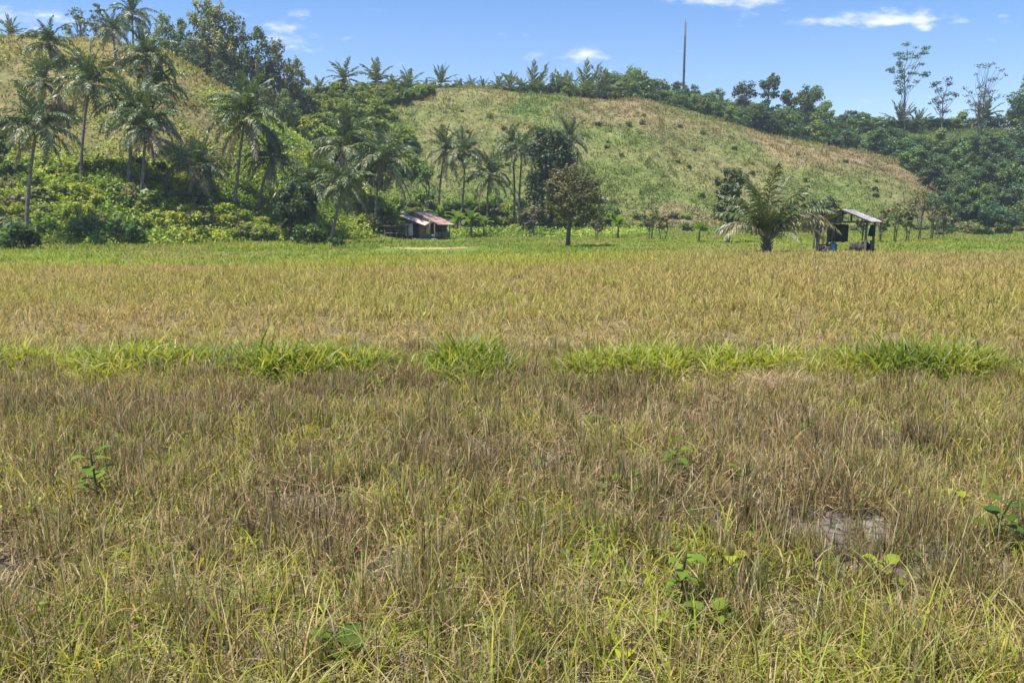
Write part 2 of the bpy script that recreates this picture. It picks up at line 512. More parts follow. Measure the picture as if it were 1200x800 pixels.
# 2. green and yellow regrowth, arching
g = Geo()
per = 15
cx, cy, x, y = tufts(13000, per, .07, 1.5, 9.3, r, .6)
wt = fbm(cx, cy, 1.1, 41, 3) - .05 * smooth(3.6, 5, cy) + .22 * smooth(3.9, 2.4, cy) + .05 * smooth(-1, -3, cx) + .08 * smooth(8, 9, cy)
keep = np.repeat(wt > .42, per)
x, y = x[keep], y[keep]; n = len(x)
k = r.random(n)
c = lerp((.15, .235, .02), (.46, .47, .045), k)
c = lerp2(c, (.50, .38, .17), .9 * (r.random(n) < .30))
tip = lerp2(c, (.42, .38, .13), .55 * r.random(n))
L = (.10 + .21 * r.random(n) ** 1.6) * (1 + .35 * smooth(3.6, 2.4, y))
blades(g, x, y, ground_z(x, y) - .01, r.uniform(0, 2 * PI, n), np.abs(r.normal(size=n)) * .55, r.uniform(.4, 3.0, n), L, .0038 + .005 * r.random(n) + .0004 * y, jit(c * .8, r), jit(tip, r), 5, r)
tag(g.obj('grass', M_GRASS), 'yellow green grass blades arching among the near stubble', 'grass', kind='stuff')

# 3. dead straw lying about
g = Geo()
n = 140000
x, y = sample_field(n, 1.5, 10.2, r, .6)
keep = fbm(x, y, .9, 51, 3) + .18 * smooth(3.6, 2.4, y) > .38
x, y = x[keep], y[keep]; n = len(x)
c = lerp((.28, .20, .105), (.55, .43, .24), r.random(n) ** 1.3)
blades(g, x, y, ground_z(x, y) + r.random(n) * .10, r.uniform(0, 2 * PI, n), r.uniform(.9, 1.7, n), r.normal(size=n) * .7, .05 + .2 * r.random(n) ** 1.5, .0025 + .003 * r.random(n) + .0004 * y, jit(c, r), jit(c, r), 3, r)
tag(g.obj('fallen_straw', M_STRAW), 'pale dead straw lying flat between the stubble tufts', 'straw', kind='stuff')

# 3b. small seedlings among the stubble
g = Geo()
ns = 850
cx, cy = sample_field(ns, 1.8, 8.0, r)
per = 6
x = np.repeat(cx, per) + r.normal(size=ns * per) * .025; y = np.repeat(cy, per) + r.normal(size=ns * per) * .025
n = len(x)
z = ground_z(x, y) + .03 + np.repeat(.16 * r.random(ns), per) * r.uniform(.5, 1.1, n)
c = np.repeat(lerp((.08, .17, .03), (.33, .38, .06), r.random(ns)), per, axis=0)
sz = np.repeat(.007 + .011 * r.random(ns), per) * r.uniform(.7, 1.3, n)
g.leaves(np.stack([x, y, z], -1), r.normal(size=(n, 3)) * .6 + np.array([0, -.2, 1.]), sz, sz * .55, jit(c, r), r, .25)
blades(g, cx, cy, ground_z(cx, cy) - .005, r.uniform(0, 6.28, ns), np.abs(r.normal(size=ns)) * .15, r.normal(size=ns) * .3, .05 + .15 * r.random(ns), .004 + 0 * cx, lerp((.10, .12, .04), (.2, .2, .06), r.random(ns)), lerp((.10, .12, .04), (.2, .2, .06), r.random(ns)), 3, r)
tag(g.obj('seedlings', M_GRASS), 'tiny broad leaved seedlings scattered through the near stubble', 'seedlings', kind='stuff')

# 4. the green bund: tall lush grass in lumps
g = Geo()
nt_, per = 16500, 13
cx = r.uniform(-11.6, 11.8, nt_); cy = 8.45 - .02 * cx + r.normal(size=nt_) * .65
s = strip_amount(cx, cy) * (.2 + 1.6 * fbm(cx, cy, .5, 63, 2))
ok = s > .24 + .34 * r.random(nt_)
cx, cy, s = cx[ok], cy[ok], s[ok]
x = np.repeat(cx, per) + r.normal(size=len(cx) * per) * .06; y = np.repeat(cy, per) + r.normal(size=len(cx) * per) * .06
s = np.repeat(s, per); n = len(x)
pt = fbm(x, y, 1.3, 61)
c = lerp((.09, .165, .02), (.34, .37, .05), np.clip(pt * 1.4 - .2 + r.normal(size=n) * .22, 0, 1))
c = lerp2(c, (.48, .42, .17), .85 * (r.random(n) < .2))
dark = np.exp(-((x - 4.15) / .35) ** 2) + .6 * np.exp(-((x - .2) / .5) ** 2)
c = lerp2(c, (.06, .12, .015), np.clip(.7 * dark, 0, 1))
L = (.13 + .33 * r.random(n)) * (.45 + .65 * s) * np.repeat(r.uniform(.6, 1.35, len(cx)), per)
blades(g, x, y, ground_z(x, y) - .01, r.uniform(0, 2 * PI, n), np.abs(r.normal(size=n)) * .45, r.uniform(.5, 3.0, n), L, .014 + .020 * r.random(n), jit(c * .85, r), jit(c, r), 5, r)
tag(g.obj('bund_grass', M_GRASS), 'lush green grass strip growing along the low bund across the field', 'grass', kind='stuff')

# 5. the ripe crop beyond the bund
g = Geo()
per = 9
cx, cy, x, y = tufts(30000, per, .10, 8.6, 52, r, .55)
lim = np.interp(x / y, [-.7, -.35, -.1, .15, .45, .7], [30, 31, 38, 42, 43, 43]) + 3 * (fbm(x, y, 4, 79) - .5)
ok = y < lim
x, y = x[ok], y[ok]; cx = np.repeat(cx, per)[ok]; cy = np.repeat(cy, per)[ok]
n = len(x)
pt = fbm(x, y, 6, 71); pt2 = fbm(x * .35, y, 2.2, 74); p3 = vnoise(cx, cy, .5, 77)
c = lerp((.33, .29, .06), (.44, .335, .125), np.clip(.15 + pt2 * .9 + (p3 - .5) * .9, 0, 1))
c = lerp2(c, (.30, .32, .04), .68 * smooth(.46, .62, pt * .5 + p3 * .5))
c = lerp2(c, (.34, .36, .04), .75 * smooth(24, 34, y + (pt - .5) * 14) * (.4 + .6 * smooth(7, 0, x)))
c = lerp2(c, (.38, .27, .13), .4 * smooth(20, 30, y) * smooth(4, 12, x) * smooth(46, 40, y))
c = lerp2(c, (.50, .41, .2), .6 * (r.random(n) < .16))
L = (.24 + .2 * r.random(n)) * (1 - .2 * (y < 13))
blades(g, x, y, ground_z(x, y) - .01, r.uniform(0, 2 * PI, n), np.abs(r.normal(size=n)) * .45, r.uniform(.3, 2.4, n), L, .005 + .005 * r.random(n) + .0008 * y, jit(c * .8, r, .28), jit(c, r, .28), 3, r)
tag(g.obj('ripening_rice', M_STRAW), 'golden brown ripening rice covering the flat field beyond the green bund', 'rice crop', kind='stuff')

# 6. green turf at the foot of the hills
g = Geo()
per = 8
cx, cy, x, y = tufts(23000, per, .2, 29, 112, r, .3)
ok = (hills_h(x, y) < 1.2) & (y > np.interp(x / y, [-.7, -.35, -.1, .15, .45, .7], [29, 30, 37, 41, 42, 42]) + 3 * (fbm(x, y, 4, 79) - .5))
hx, hy, _ = march(501, 279); p_l = march(448, 291)[0]; p_r = march(562, 290)[0]
ok &= ~((np.abs(x - hx) < 3.6) & (y > hy - 9) & (y < hy + 3) & (r.random(len(x)) < .85))
ok &= ~((x > p_l) & (x < p_r) & (y > 46.5) & (y < 54.5) & (r.random(len(x)) < .25 + 1.3 * fbm(x, y * .6, 1.1, 88)))
x, y = x[ok], y[ok]; n = len(x)
pt = fbm(x * .6, y, 5, 81)
c = lerp((.155, .225, .035), (.32, .34, .06), np.clip(pt * 1.5 - .3 + r.normal(size=n) * .15, 0, 1))
c = lerp2(c, (.33, .27, .11), .7 * (fbm(x, y, 7, 84) > .62))
blades(g, x, y, terrain(x, y) - .02, r.uniform(0, 2 * PI, n), np.abs(r.normal(size=n)) * .4, r.uniform(.2, 1.2, n), .08 + .14 * r.random(n) + .25 * smooth(44, 54, y) * (x < -8) * r.random(n), .035 + .0009 * y, jit(c * .85, r), jit(c, r), 2, r)
tag(g.obj('green_turf', M_GRASS), 'bright green turf between the rice and the foot of the hills', 'grass', kind='stuff')

# 7. rough grass over the hillsides
g = Geo()
nT, per = 30000, 7
v_ = r.random(nT)
cy = 56 + v_ ** .8 * 100
cx = r.uniform(-.8, .75, nT) * cy
h = hills_h(cx, cy)
ok = h > .25
cx, cy = cx[ok], cy[ok]
cc = hill_color(cx, cy)
big = fbm(cx, cy, 3.2, 95)
x = np.repeat(cx, per) + r.normal(size=len(cx) * per) * .35; y = np.repeat(cy, per) + r.normal(size=len(cx) * per) * .35
n = len(x)
c = np.repeat(cc * (.82 + .38 * r.random((len(cx), 1))), per, axis=0)
L = np.repeat(.22 + .75 * smooth(.4, .7, big) * r.random(len(cx)) + .15 * r.random(len(cx)), per) * (.7 + .5 * r.random(n))
blades(g, x, y, terrain(x, y) - .04, r.uniform(0, 2 * PI, n), np.abs(r.normal(size=n)) * .5, r.uniform(.1, 1.2, n), L, .10 + .12 * r.random(n), jit(c * .85, r), jit(c * 1.1, r), 2, r)
tag(g.obj('hillside_grass', M_GRASS), 'rough tufted grass covering the slopes of the hills', 'grass', kind='stuff')

# 8. low leafy cover over the damp slopes and the forest floor
g = Geo()
nT = 58000
cy = 55 + r.random(nT) * 125; cx = r.uniform(-.85, .85, nT) * cy
cy[:22000] = 54 + r.random(22000) * 34; cx[:22000] = r.uniform(-.85, -.12, 22000) * cy[:22000]
uu = cx / cy
A = one_hill(HILL_A, uu, cy); B = one_hill(HILL_B, uu, cy); C_ = one_hill(HILL_C, uu, cy)
lush = np.clip(smooth(8.5, 5, A) * (A > B) * (A > .15) + (C_ > np.maximum(A, B)) * 1. + blend_spots(LUSH, cx, cy, 12) * .8 + .10 * (fbm(cx, cy, 3, 98) > .5), 0, 1)
qx, qy, _ = march(465, 277)
ok = (r.random(nT) < lush * .95) & (hills_h(cx, cy) > .12) & ~((np.abs(cx - qx - 1.5) < 4) & (cy > qy - 8) & (cy < qy + 1.2))
cx, cy, C_, A, B = cx[ok], cy[ok], C_[ok], A[ok], B[ok]
per = 13; n = len(cx) * per
x = np.repeat(cx, per) + r.normal(size=n) * .45; y = np.repeat(cy, per) + r.normal(size=n) * .45
hh = np.repeat(.2 + .7 * r.random(len(cx)) * (.5 + fbm(cx, cy, 3, 99)), per)
z = terrain(x, y) + hh * r.random(n)
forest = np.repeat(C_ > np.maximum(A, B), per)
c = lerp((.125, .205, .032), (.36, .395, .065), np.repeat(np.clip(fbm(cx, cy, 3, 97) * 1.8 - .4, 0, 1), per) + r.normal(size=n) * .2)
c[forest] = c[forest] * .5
onB = np.repeat((B > A) & (B > C_) & (cx / cy > -.14), per)
c[onB] = hill_color(x[onB], y[onB]) * np.array([.85, 1.05, .8]) * r.uniform(.6, 1.1, (int(onB.sum()), 1))
nr = r.normal(size=(n, 3)) + np.array([0, -.3, 1.0])
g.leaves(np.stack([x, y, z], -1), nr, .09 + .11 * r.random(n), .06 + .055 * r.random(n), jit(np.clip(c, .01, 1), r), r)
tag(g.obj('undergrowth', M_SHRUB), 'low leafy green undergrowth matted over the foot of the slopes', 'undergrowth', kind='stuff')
print('grass', round(time.time() - T0, 1))


# ------------------------------------------------------------------ trees: prototypes
def broadleaf(seed, H, R, base, nb, per, leaf, ca, cb, trunk_r, blob=.33, flat=.75, sparse=0., taper=0., lean=0., stems=1):
    """one tree as (trunk mesh, crown mesh); base = height where the crown begins"""
    rng = np.random.default_rng(seed)
    ch = (H - base) / 2; cz = base + ch
    cen = []
    while len(cen) < nb:
        p = rng.uniform(-1, 1, 3)
        d = np.linalg.norm(p)
        if d > 1 or d < .35 and rng.random() < .6: continue
        rr = 1 - taper * max(0, p[2]) - taper * .5 * max(0, -p[2])
        cen.append((p[0] * R * .82 * rr, p[1] * R * .82 * rr, cz + p[2] * ch * .86))
    cen = np.array(cen)
    cen[:, 0] += lean * cen[:, 2]
    g = Geo()
    rb = blob * R * rng.uniform(.6, 1.3, nb)
    for k in range(nb):
        n = int(per * (rb[k] / (blob * R)) ** 2 * rng.uniform(.7, 1.2))
        d = rng.normal(size=(n, 3)); d /= np.linalg.norm(d, axis=1)[:, None]
        rad = rb[k] * (rng.random(n) ** .45) * rng.uniform(.8, 1.15, n)
        p = cen[k] + d * rad[:, None] * np.array([1, 1, flat])
        nr = d * .7 + np.array([0, 0, .6]) + rng.normal(size=(n, 3)) * .55
        tone = np.clip(rng.random() * .7 + rng.random(n) * .45, 0, 1)
        c = lerp(ca, cb, tone) * (1 + rng.normal(size=(n, 1)) * .15)
        s = leaf * rng.uniform(.6, 1.3, n)
        g.leaves(p, nr, s, s * .55, np.clip(c, .008, .9), rng, .25)
    t = Geo()
    for s in range(stems):
        off = np.array([rng.normal() * .25, rng.normal() * .25, 0]) * (stems > 1)
        zt = np.linspace(-.25, base + ch * 1.1, 8)
        w = rng.normal(size=(8, 2)).cumsum(0) * .035 * H / 6
        w[:2] *= .3
        path = np.stack([off[0] * (1 + zt / H * 2) + w[:, 0] + lean * zt, off[1] * (1 + zt / H * 2) + w[:, 1], zt], -1)
        rad = trunk_r * np.linspace(1.25, .4, 8); rad[0] *= 1.25
        t.tube(path, rad, 7, (.14, .115, .09))
        order = np.argsort(rng.random(nb))[:min(nb, 10 + int(sparse * 16))]
        for k in order:
            tt = np.clip((cen[k, 2] - .45 * ch - zt[0]) / (zt[-1] - zt[0]) * rng.uniform(.75, 1.0), .3, .95)
            st = np.array([np.interp(tt * (zt[-1] - zt[0]) + zt[0], zt, path[:, i]) for i in range(3)])
            mid = st * .5 + cen[k] * .5 + np.array([0, 0, -.08 * ch]) + rng.normal(size=3) * .06 * R
            t.tube(np.array([st, mid, cen[k]]), trunk_r * np.array([.42, .28, .12]), 5, (.15, .125, .10), False)
    return t.mesh('trunk', M_BARK, True), g.mesh('crown', M_LEAF)


def plant_tree(name, label, cat, protos, loc, s, rz, group=None, sz=None):
    o = thing(name, label, cat, loc, rz, group)
    o.scale = (s, s, s if sz is None else sz)
    a = link('trunk', protos[0], o); b = link('crown', protos[1], o)
    return o


DG = ((.04, .085, .024), (.12, .18, .05))        # deep green
MG = ((.065, .125, .026), (.18, .25, .06))          # mid green
BL = ((.045, .095, .042), (.12, .185, .075))          # cool green
BR = ((.075, .075, .03), (.14, .115, .055))         # brownish
FOR = [broadleaf(200 + i, 6.0, 2.5, .3, 26, 95, .23, *[DG, MG, BL, DG, MG, BL][i], .13, .36, .75) for i in range(6)]
TALL = [broadleaf(230 + i, 9.0, 2.0, 2.5, 18, 90, .24, *[DG, BL, MG][i], .14, .36, .8, taper=.25) for i in range(3)]
FEATH = [broadleaf(240 + i, 9.5, 2.9, .6, 90, 52, .15, *[((.08, .125, .045), (.22, .27, .10)), ((.06, .11, .045), (.17, .23, .09)), ((.11, .14, .045), (.27, .28, .10))][i], .12, .155, 1.3, taper=.55, stems=3) for i in range(3)]
SPARSE = [broadleaf(260 + i, 8.0, 2.2, 1.4, 26, 26, .2, *[BR, MG][i], .11, .24, .8, sparse=1., stems=1 + i) for i in range(2)]


def shrub_proto(seed, H, R, ca, cb, leaf, nb=12, per=70):
    rng = np.random.default_rng(seed)
    g = Geo(); t = Geo()
    for k in range(nb):
        a = rng.uniform(0, 2 * PI); rr = R * math.sqrt(rng.random()) * .8
        zc = H * (.30 + .5 * rng.random()) * (1 - .35 * (rr / R) ** 2)
        cc = np.array([math.cos(a) * rr, math.sin(a) * rr, zc]); rb = R * rng.uniform(.25, .42)
        n = int(per * rng.uniform(.7, 1.2))
        d = rng.normal(size=(n, 3)); d /= np.linalg.norm(d, axis=1)[:, None]
        p = cc + d * (rb * rng.random(n) ** .4)[:, None]
        p[:, 2] = np.abs(p[:, 2])
        tone = np.clip(rng.random() * .6 + rng.random(n) * .5, 0, 1)
        c = lerp(ca, cb, tone) * (1 + rng.normal(size=(n, 1)) * .14)
        s = leaf * rng.uniform(.6, 1.35, n)
        g.leaves(p, d * .7 + np.array([0, 0, .7]) + rng.normal(size=(n, 3)) * .5, s, s * .55, np.clip(c, .01, .9), rng, .25)
        t.tube(np.array([[cc[0] * .15, cc[1] * .15, -.2], [cc[0] * .5, cc[1] * .5, zc * .5], cc]), [.03, .022, .01], 5, (.13, .11, .07), False)
    return t.mesh('stem', M_BARK, True), g.mesh('foliage', M_SHRUB)


SH_COL = [((.11, .18, .025), (.26, .33, .055)), ((.17, .24, .028), (.36, .40, .065)), ((.035, .08, .02), (.10, .15, .035)), ((.09, .155, .032), (.22, .285, .07)),
          ((.13, .155, .06), (.25, .25, .11))]
SHRUB = [shrub_proto(300 + i, 2.0, 1.35, *SH_COL[i], .17 if i != 3 else .24) for i in range(5)]
SHNAME = ['mid green', 'bright green', 'dark green', 'coarse leaved', 'grey green']


def plant_shrub(kind, loc, s, rz, label, group, cat='shrub', name='shrub', sz=None):
    o = thing(name, label, cat, loc, rz, group)
    o.scale = (s, s, s if sz is None else sz)
    link('stem', SHRUB[kind][0], o); link('foliage', SHRUB[kind][1], o)
    return o


# ------------------------------------------------------------------ palms
def frond_geo(G, rng, L, e0, curl, npairs, ll, droop, wid, ca, cb, rot=None, origin=None, stalk=.14, ragged=0., rach=(.22, .21, .09)):
    t = np.linspace(0, 1, 14)
    e = e0 - curl * t ** 1.25
    ds = L / 13
    px = np.concatenate([[0], np.cumsum(np.cos(e[:-1]) * ds)]); pz = np.concatenate([[0], np.cumsum(np.sin(e[:-1]) * ds)])
    side = np.cumsum(np.concatenate([[0], rng.normal(size=13) * .012 * L]))
    P = np.stack([px, side * t, pz], -1)
    parts_v = []
    rt = Geo().tube(P, .035 * np.linspace(1.2, .25, 14) * L / 4, 4, rach, False)
    tt = np.linspace(stalk, .99, npairs)
    tt = np.concatenate([tt, tt]); sg = np.repeat([1, -1], npairs)
    tt = np.clip(tt + rng.normal(size=len(tt)) * .006, stalk, 1)
    if ragged: 
        k = rng.random(len(tt)) > ragged; tt, sg = tt[k], sg[k]
    n = len(tt)
    B = np.stack([np.interp(tt, t, P[:, i]) for i in range(3)], -1)
    ee = np.interp(tt, t, e)
    Tn = np.stack([np.cos(ee), np.zeros(n), np.sin(ee)], -1)
    Nn = np.stack([-np.sin(ee), np.zeros(n), np.cos(ee)], -1)
    S = np.stack([np.zeros(n), sg, np.zeros(n)], -1).astype(float)
    fwd = (.45 + .7 * tt) * (1.9 if e0 > 1.0 else 1.15)
    d1 = S * 1. + Tn * fwd[:, None] + Nn * .25 + rng.normal(size=(n, 3)) * .13
    d1 /= np.linalg.norm(d1, axis=1)[:, None]
    d2 = d1 + np.array([0, 0, -1.]) * (droop * rng.uniform(.6, 1.4, n))[:, None]; d2 /= np.linalg.norm(d2, axis=1)[:, None]
    d3 = d2 + np.array([0, 0, -1.]) * (droop * rng.uniform(.6, 1.6, n))[:, None]; d3 /= np.linalg.norm(d3, axis=1)[:, None]
    ln = ll * (np.sin(np.clip(tt * .93 + .1, 0, 1) * PI) ** .6) * rng.uniform(.8, 1.1, n) + .05
    p1 = B + d1 * (ln * .35)[:, None]; p2 = p1 + d2 * (ln * .35)[:, None]; p3 = p2 + d3 * (ln * .3)[:, None]
    wv = Tn * .85 + Nn * rng.uniform(-.5, .5, n)[:, None]; wv = wv / np.linalg.norm(wv, axis=1)[:, None] * wid * .5
    V = np.stack([B - wv * .7, B + wv * .7, p1 - wv, p1 + wv, p2 - wv * .8, p2 + wv * .8, p3], 1).reshape(-1, 3)
    b = (np.arange(n) * 7)[:, None]
    q = np.concatenate([b + np.array([0, 1, 3, 2]), b + np.array([2, 3, 5, 4])]); tr = b + np.array([4, 5, 6])
    c = lerp(ca, cb, np.clip(rng.random(n), 0, 1)) * (1 + rng.normal(size=(n, 1)) * .12)
    lt = Geo().add(V, q, tr, np.repeat(np.clip(c, .01, .9), 7, axis=0))
    for gg in (rt, lt):
        v = np.concatenate(gg.v)
        if rot is not None: v = v @ rot.T
        if origin is not None: v = v + origin
        G.add(v, np.concatenate(gg.q) if gg.q else None, np.concatenate(gg.t) if gg.t else None, np.concatenate(gg.c))


PG = ((.038, .075, .018), (.125, .17, .05))
PY = ((.11, .135, .045), (.28, .29, .14))  # yellow green fronds, made paler: sun gloss on the leaflets put into the colour
PD = ((.19, .145, .085), (.38, .31, .20))
FKIND = [  # e0, curl, droop, colours
    (82, 22, .18, PG), (70, 55, .3, PG), (54, 88, .5, PG), (36, 110, .65, PG), (14, 104, .8, PY), (-8, 76, .9, PG), (-42, 44, .9, PD)]
FRONDS = []
for i, (e0, cu, dr, cc) in enumerate(FKIND):
    row = []
    for v in range(3):
        g = Geo(); rng = np.random.default_rng(400 + i * 7 + v)
        frond_geo(g, rng, 4.0 * rng.uniform(.92, 1.05), math.radians(e0), math.radians(cu * rng.uniform(.85, 1.15)), 32, .85, dr, .115, *cc)
        row.append(g.mesh('frond', M_PALM))
    FRONDS.append(row)


def crown_mesh(seed, L, n, elo, ehi, curlk, ll, wid, cols, npairs=18, droop=.5):
    """a whole small crown in one mesh, for palms far off on the ridge"""
    rng = np.random.default_rng(seed); g = Geo()
    for i in range(n):
        f = i / (n - 1)
        e0 = math.radians(ehi + (elo - ehi) * f + rng.normal() * 6)
        az = i * 2.399 + rng.normal() * .2
        R = np.array([[math.cos(az), -math.sin(az), 0], [math.sin(az), math.cos(az), 0], [0, 0, 1]])
        frond_geo(g, rng, L * rng.uniform(.85, 1.1), e0, math.radians(curlk * (.4 + .8 * f)), npairs, ll, droop * (.4 + f), wid, *cols, rot=R, stalk=.1)
    return g.mesh('crown', M_PALM)


RCOL = ((.06, .10, .04), (.16, .20, .085))
RIDGE_COCO = [crown_mesh(500 + i, 3.9, 20, -30, 84, 75, .9, .22, RCOL) for i in range(3)]
RIDGE_OIL = [crown_mesh(510 + i, 4.2, 17, 14, 84, 42, .75, .22, RCOL, droop=.3) for i in range(3)]


def trunk_mesh(H, bend, r0, r1, rng, col=(.20, .17, .135), over=.25):
    n = 18
    t = np.linspace(0, 1, n)
    z = -over + t * (H + over)
    bx, by = bend
    x = bx * (t ** 1.5) ; y = by * (t ** 1.5)
    w = np.sin(t * PI) * rng.normal() * .02 * H
    rad = r1 + (r0 - r1) * (1 - t) ** 1.4
    rad = rad * (1 + .05 * np.where(np.arange(n) % 2 == 0, 1, -1)); rad[0] *= 1.5; rad[1] *= 1.15
    return Geo().tube(np.stack([x + w, y, z], -1), rad, 9, col).mesh('trunk', M_BARK, True)


NUT = Geo()
_rng = np.random.default_rng(5)
for k in range(9):
    a = k * 2.4; p = np.array([math.cos(a) * .3, math.sin(a) * .3, -.25 - .1 * (k % 3)])
    th = np.linspace(0, PI, 5); ring = np.sin(th) * .13
    NUT.tube(np.stack([np.full(5, p[0]), np.full(5, p[1]), p[2] + .16 * np.cos(th)], -1), ring + .004, 7, (.10, .11, .03))
NUT_ME = NUT.mesh('coconut_cluster', M_PAINT, True)


def coconut_palm(label, base, crown, D=None, R_px=40, n=22, seed=0, skirt=True, group='coconut palms on and below the left hill'):
    """base and crown as photo points; the depth follows from the base unless D is given"""
    rng = np.random.default_rng(600 + seed)
    if D is None:
        x, y, z = march(*base)
    else:
        x, y, z = at_depth(base[0], D, base[1])
    uc, vc = uv(*crown)
    H = EYE + float(vc) * y - z
    dx = float(uc) * y - x
    dy = rng.normal() * .3
    o = thing('coconut_palm', label, 'palm', (x, y, z), 0, group)
    bend = np.array([dx, dy])
    link('trunk', trunk_mesh(max(H, .6), bend, .17, .10, rng), o)
    Rm = R_px / FOC * y
    s = Rm / 3.0
    top = Vector((dx, dy, max(H, .6) - .05))
    for i in range(n):
        f = i / (n - 1)
        kk = min(6, int(np.clip((f ** .85) * 5.7 + .55 + rng.normal() * .4, 0, 6)))
        if kk == 6 and not skirt: kk = 5
        fr = link('frond', FRONDS[kk][rng.integers(0, 3)], o, top + Vector((0, 0, -.25 * f * s)))
        fr.rotation_euler = (rng.normal() * .12, rng.normal() * .1, i * 2.399 + rng.normal() * .25)
        k = s * rng.uniform(.86, 1.1) * (.9 if kk == 0 else 1)
        fr.scale = (k, k, k)
    nc = link('coconut_cluster', NUT_ME, o, top + Vector((0, 0, -.15))); nc.scale = (s, s, s)
    return o


PALMS = [
    # base, crown, radius, label, depth
    ((33, 292), (45, 148), 43, 'tall coconut palm at far left with creeper bush round its trunk foot', 58),
    ((95, 212), (104, 96), 36, 'coconut palm with slim leaning trunk among shrubs, second in from the left', None),
    ((151, 218), (161, 130), 40, 'coconut palm with wide pale crown, left one of the close pair', None),
    ((167, 236), (174, 148), 36, 'coconut palm with wide pale crown, right one of the close pair', None),
    ((176, 178), (175, 66), 32, 'coconut palm right behind and above the close pair, near the hilltop', None),
    ((179, 190), (182, 98), 30, 'coconut palm half hidden between the close pair and the hilltop palms', None),
    ((135, 76), (131, 36), 21, 'small thin coconut palm standing alone on the left hill crest', None),
    ((50, 140), (51, 94), 28, 'short coconut palm directly above the far left tall palm', None),
    ((60, 76), (57, 50), 26, 'stocky coconut palm on the dry left hill crest', None),
    ((156, 52), (154, 16), 26, 'coconut palm topping the left hill against the sky', 103),
    ((232, 240), (231, 196), 33, 'short bushy coconut palm with a dark skirt of foliage', None),
    ((275, 246), (286, 136), 46, 'tall coconut palm with big crown in front of the ochre slope', None),
    ((303, 250), (318, 184), 31, 'smaller coconut palm leaning just right of the big ochre slope palm', None),
    ((383, 258), (406, 172), 40, 'coconut palm at the back of the leaning trio left of the house', 80),
    ((373, 282), (368, 218), 40, 'low broad coconut palm at the front of the leaning trio', None),
    ((387, 286), (404, 216), 32, 'slanting coconut palm on the right of the leaning trio', None),
    ((441, 272), (451, 186), 38, 'coconut palm with straight thin trunk beside the animal pen', None),
    ((515, 242), (522, 176), 27, 'coconut palm behind the house, left of the middle group', 100),
    ((538, 248), (545, 178), 27, 'coconut palm behind the house, second of the middle group', 99),
    ((573, 262), (574, 206), 29, 'coconut palm with hanging dead skirt in the middle group', 97),
    ((602, 262), (600, 168), 23, 'slender coconut palm left of the tall dark tree', 100),
    ((607, 272), (612, 176), 27, 'slender coconut palm touching the tall dark tree', 97),
    ((664, 230), (668, 164), 24, 'coconut palm peeping out behind the tall dark tree', 106),
]
for i, (b, cpt, R, lab, D) in enumerate(PALMS):
    coconut_palm(lab, b, cpt, D, R, n=32 if R > 30 else 27, seed=i)


# palms along the ridge: small, a trunk and a crown each
def ridge_palm(px, top_py, r_px, D, kind, label, seed, ground_off=0):
    rng = np.random.default_rng(700 + seed)
    x, y, z = at_depth(px, D, top_py)
    o = thing('ridge_palm', label, 'palm', (x, y, z + ground_off), rng.uniform(0, 6.28), 'palms along the hill ridges')
    zt = z_at(top_py, D, px)
    L = r_px / FOC * D
    lib = RIDGE_COCO if kind == 'c' else RIDGE_OIL
    s = L / (2.9 if kind == 'c' else 3.2)
    H = max(zt - z - ground_off - L * .8, .4)
    if kind == 'o' and px > 610 and px < 720:
        H = .4; s = (zt - z - .3) / 3.6
    link('trunk', trunk_mesh(H, (rng.normal() * .3, rng.normal() * .3), .17, .13, rng), o)
    c = link('crown', lib[seed % 3], o, (0, 0, H)); w_ = s * (1.35 if H < .5 else 1); c.scale = (w_, w_, s)
    return o


RP = [(11, 26, 16, 108, 'o', 'spiky palm on the ridge at the far left edge against the sky'),
      (374, 96, 14, 150, 'c', 'ridge palm just right of the feathery trees on the left'),
      (403, 76, 19, 151, 'c', 'tallest ridge palm left of the grassy summit'),
      (441, 78, 21, 151, 'c', 'round headed ridge palm left of the grassy summit'),
      (461, 92, 13, 151, 'c', 'little ridge palm between two larger ones left of the summit'),
      (478, 86, 18, 151, 'c', 'drooping ridge palm where the bush meets the grassy summit'),
      (499, 97, 11, 152, 'c', 'low ridge palm just left of the upright one'),
      (517, 83, 17, 152, 'o', 'upright ridge palm standing out above the grassy summit'),
      (538, 96, 12, 152, 'c', 'first low palm right of the upright ridge palm'),
      (552, 94, 11, 152, 'c', 'second low palm right of the upright ridge palm'),
      (566, 96, 12, 152, 'o', 'third low palm right of the upright ridge palm'),
      (584, 92, 13, 152, 'c', 'fourth low palm right of the upright ridge palm'),
      (598, 91, 14, 152, 'o', 'fifth low palm right of the upright ridge palm'),
      (612, 96, 11, 152, 'c', 'low palm tucked left of the large spiky ridge palms'),
      (627, 78, 24, 149, 'o', 'large spiky palm at the left end of the spiky ridge clump'),
      (648, 92, 20, 149, 'o', 'smaller spiky palm in the middle of the ridge clump'),
      (664, 88, 20, 150, 'o', 'spiky palm just left of the largest in the ridge clump'),
      (687, 78, 28, 148, 'o', 'largest spiky palm at the right end of the ridge clump'),
      (708, 84, 20, 151, 'o', 'spiky palm behind the right end of the ridge clump'),
      (1057, 128, 22, 170, 'o', 'palm with full crown at the foot of the tallest slender tree'),
      (1076, 134, 18, 170, 'o', 'palm right beside the tallest slender tree on the right'),
      (1157, 122, 18, 170, 'c', 'coconut palm beside the forked bare tree at right'),
      (842, 116, 14, 172, 'c', 'small palm in the ridge forest right of the mast')]
for i, (px, tp, rp, D, k, lab) in enumerate(RP):
    ridge_palm(px, tp, rp, D, k, lab, i)
print('palms', round(time.time() - T0, 1))

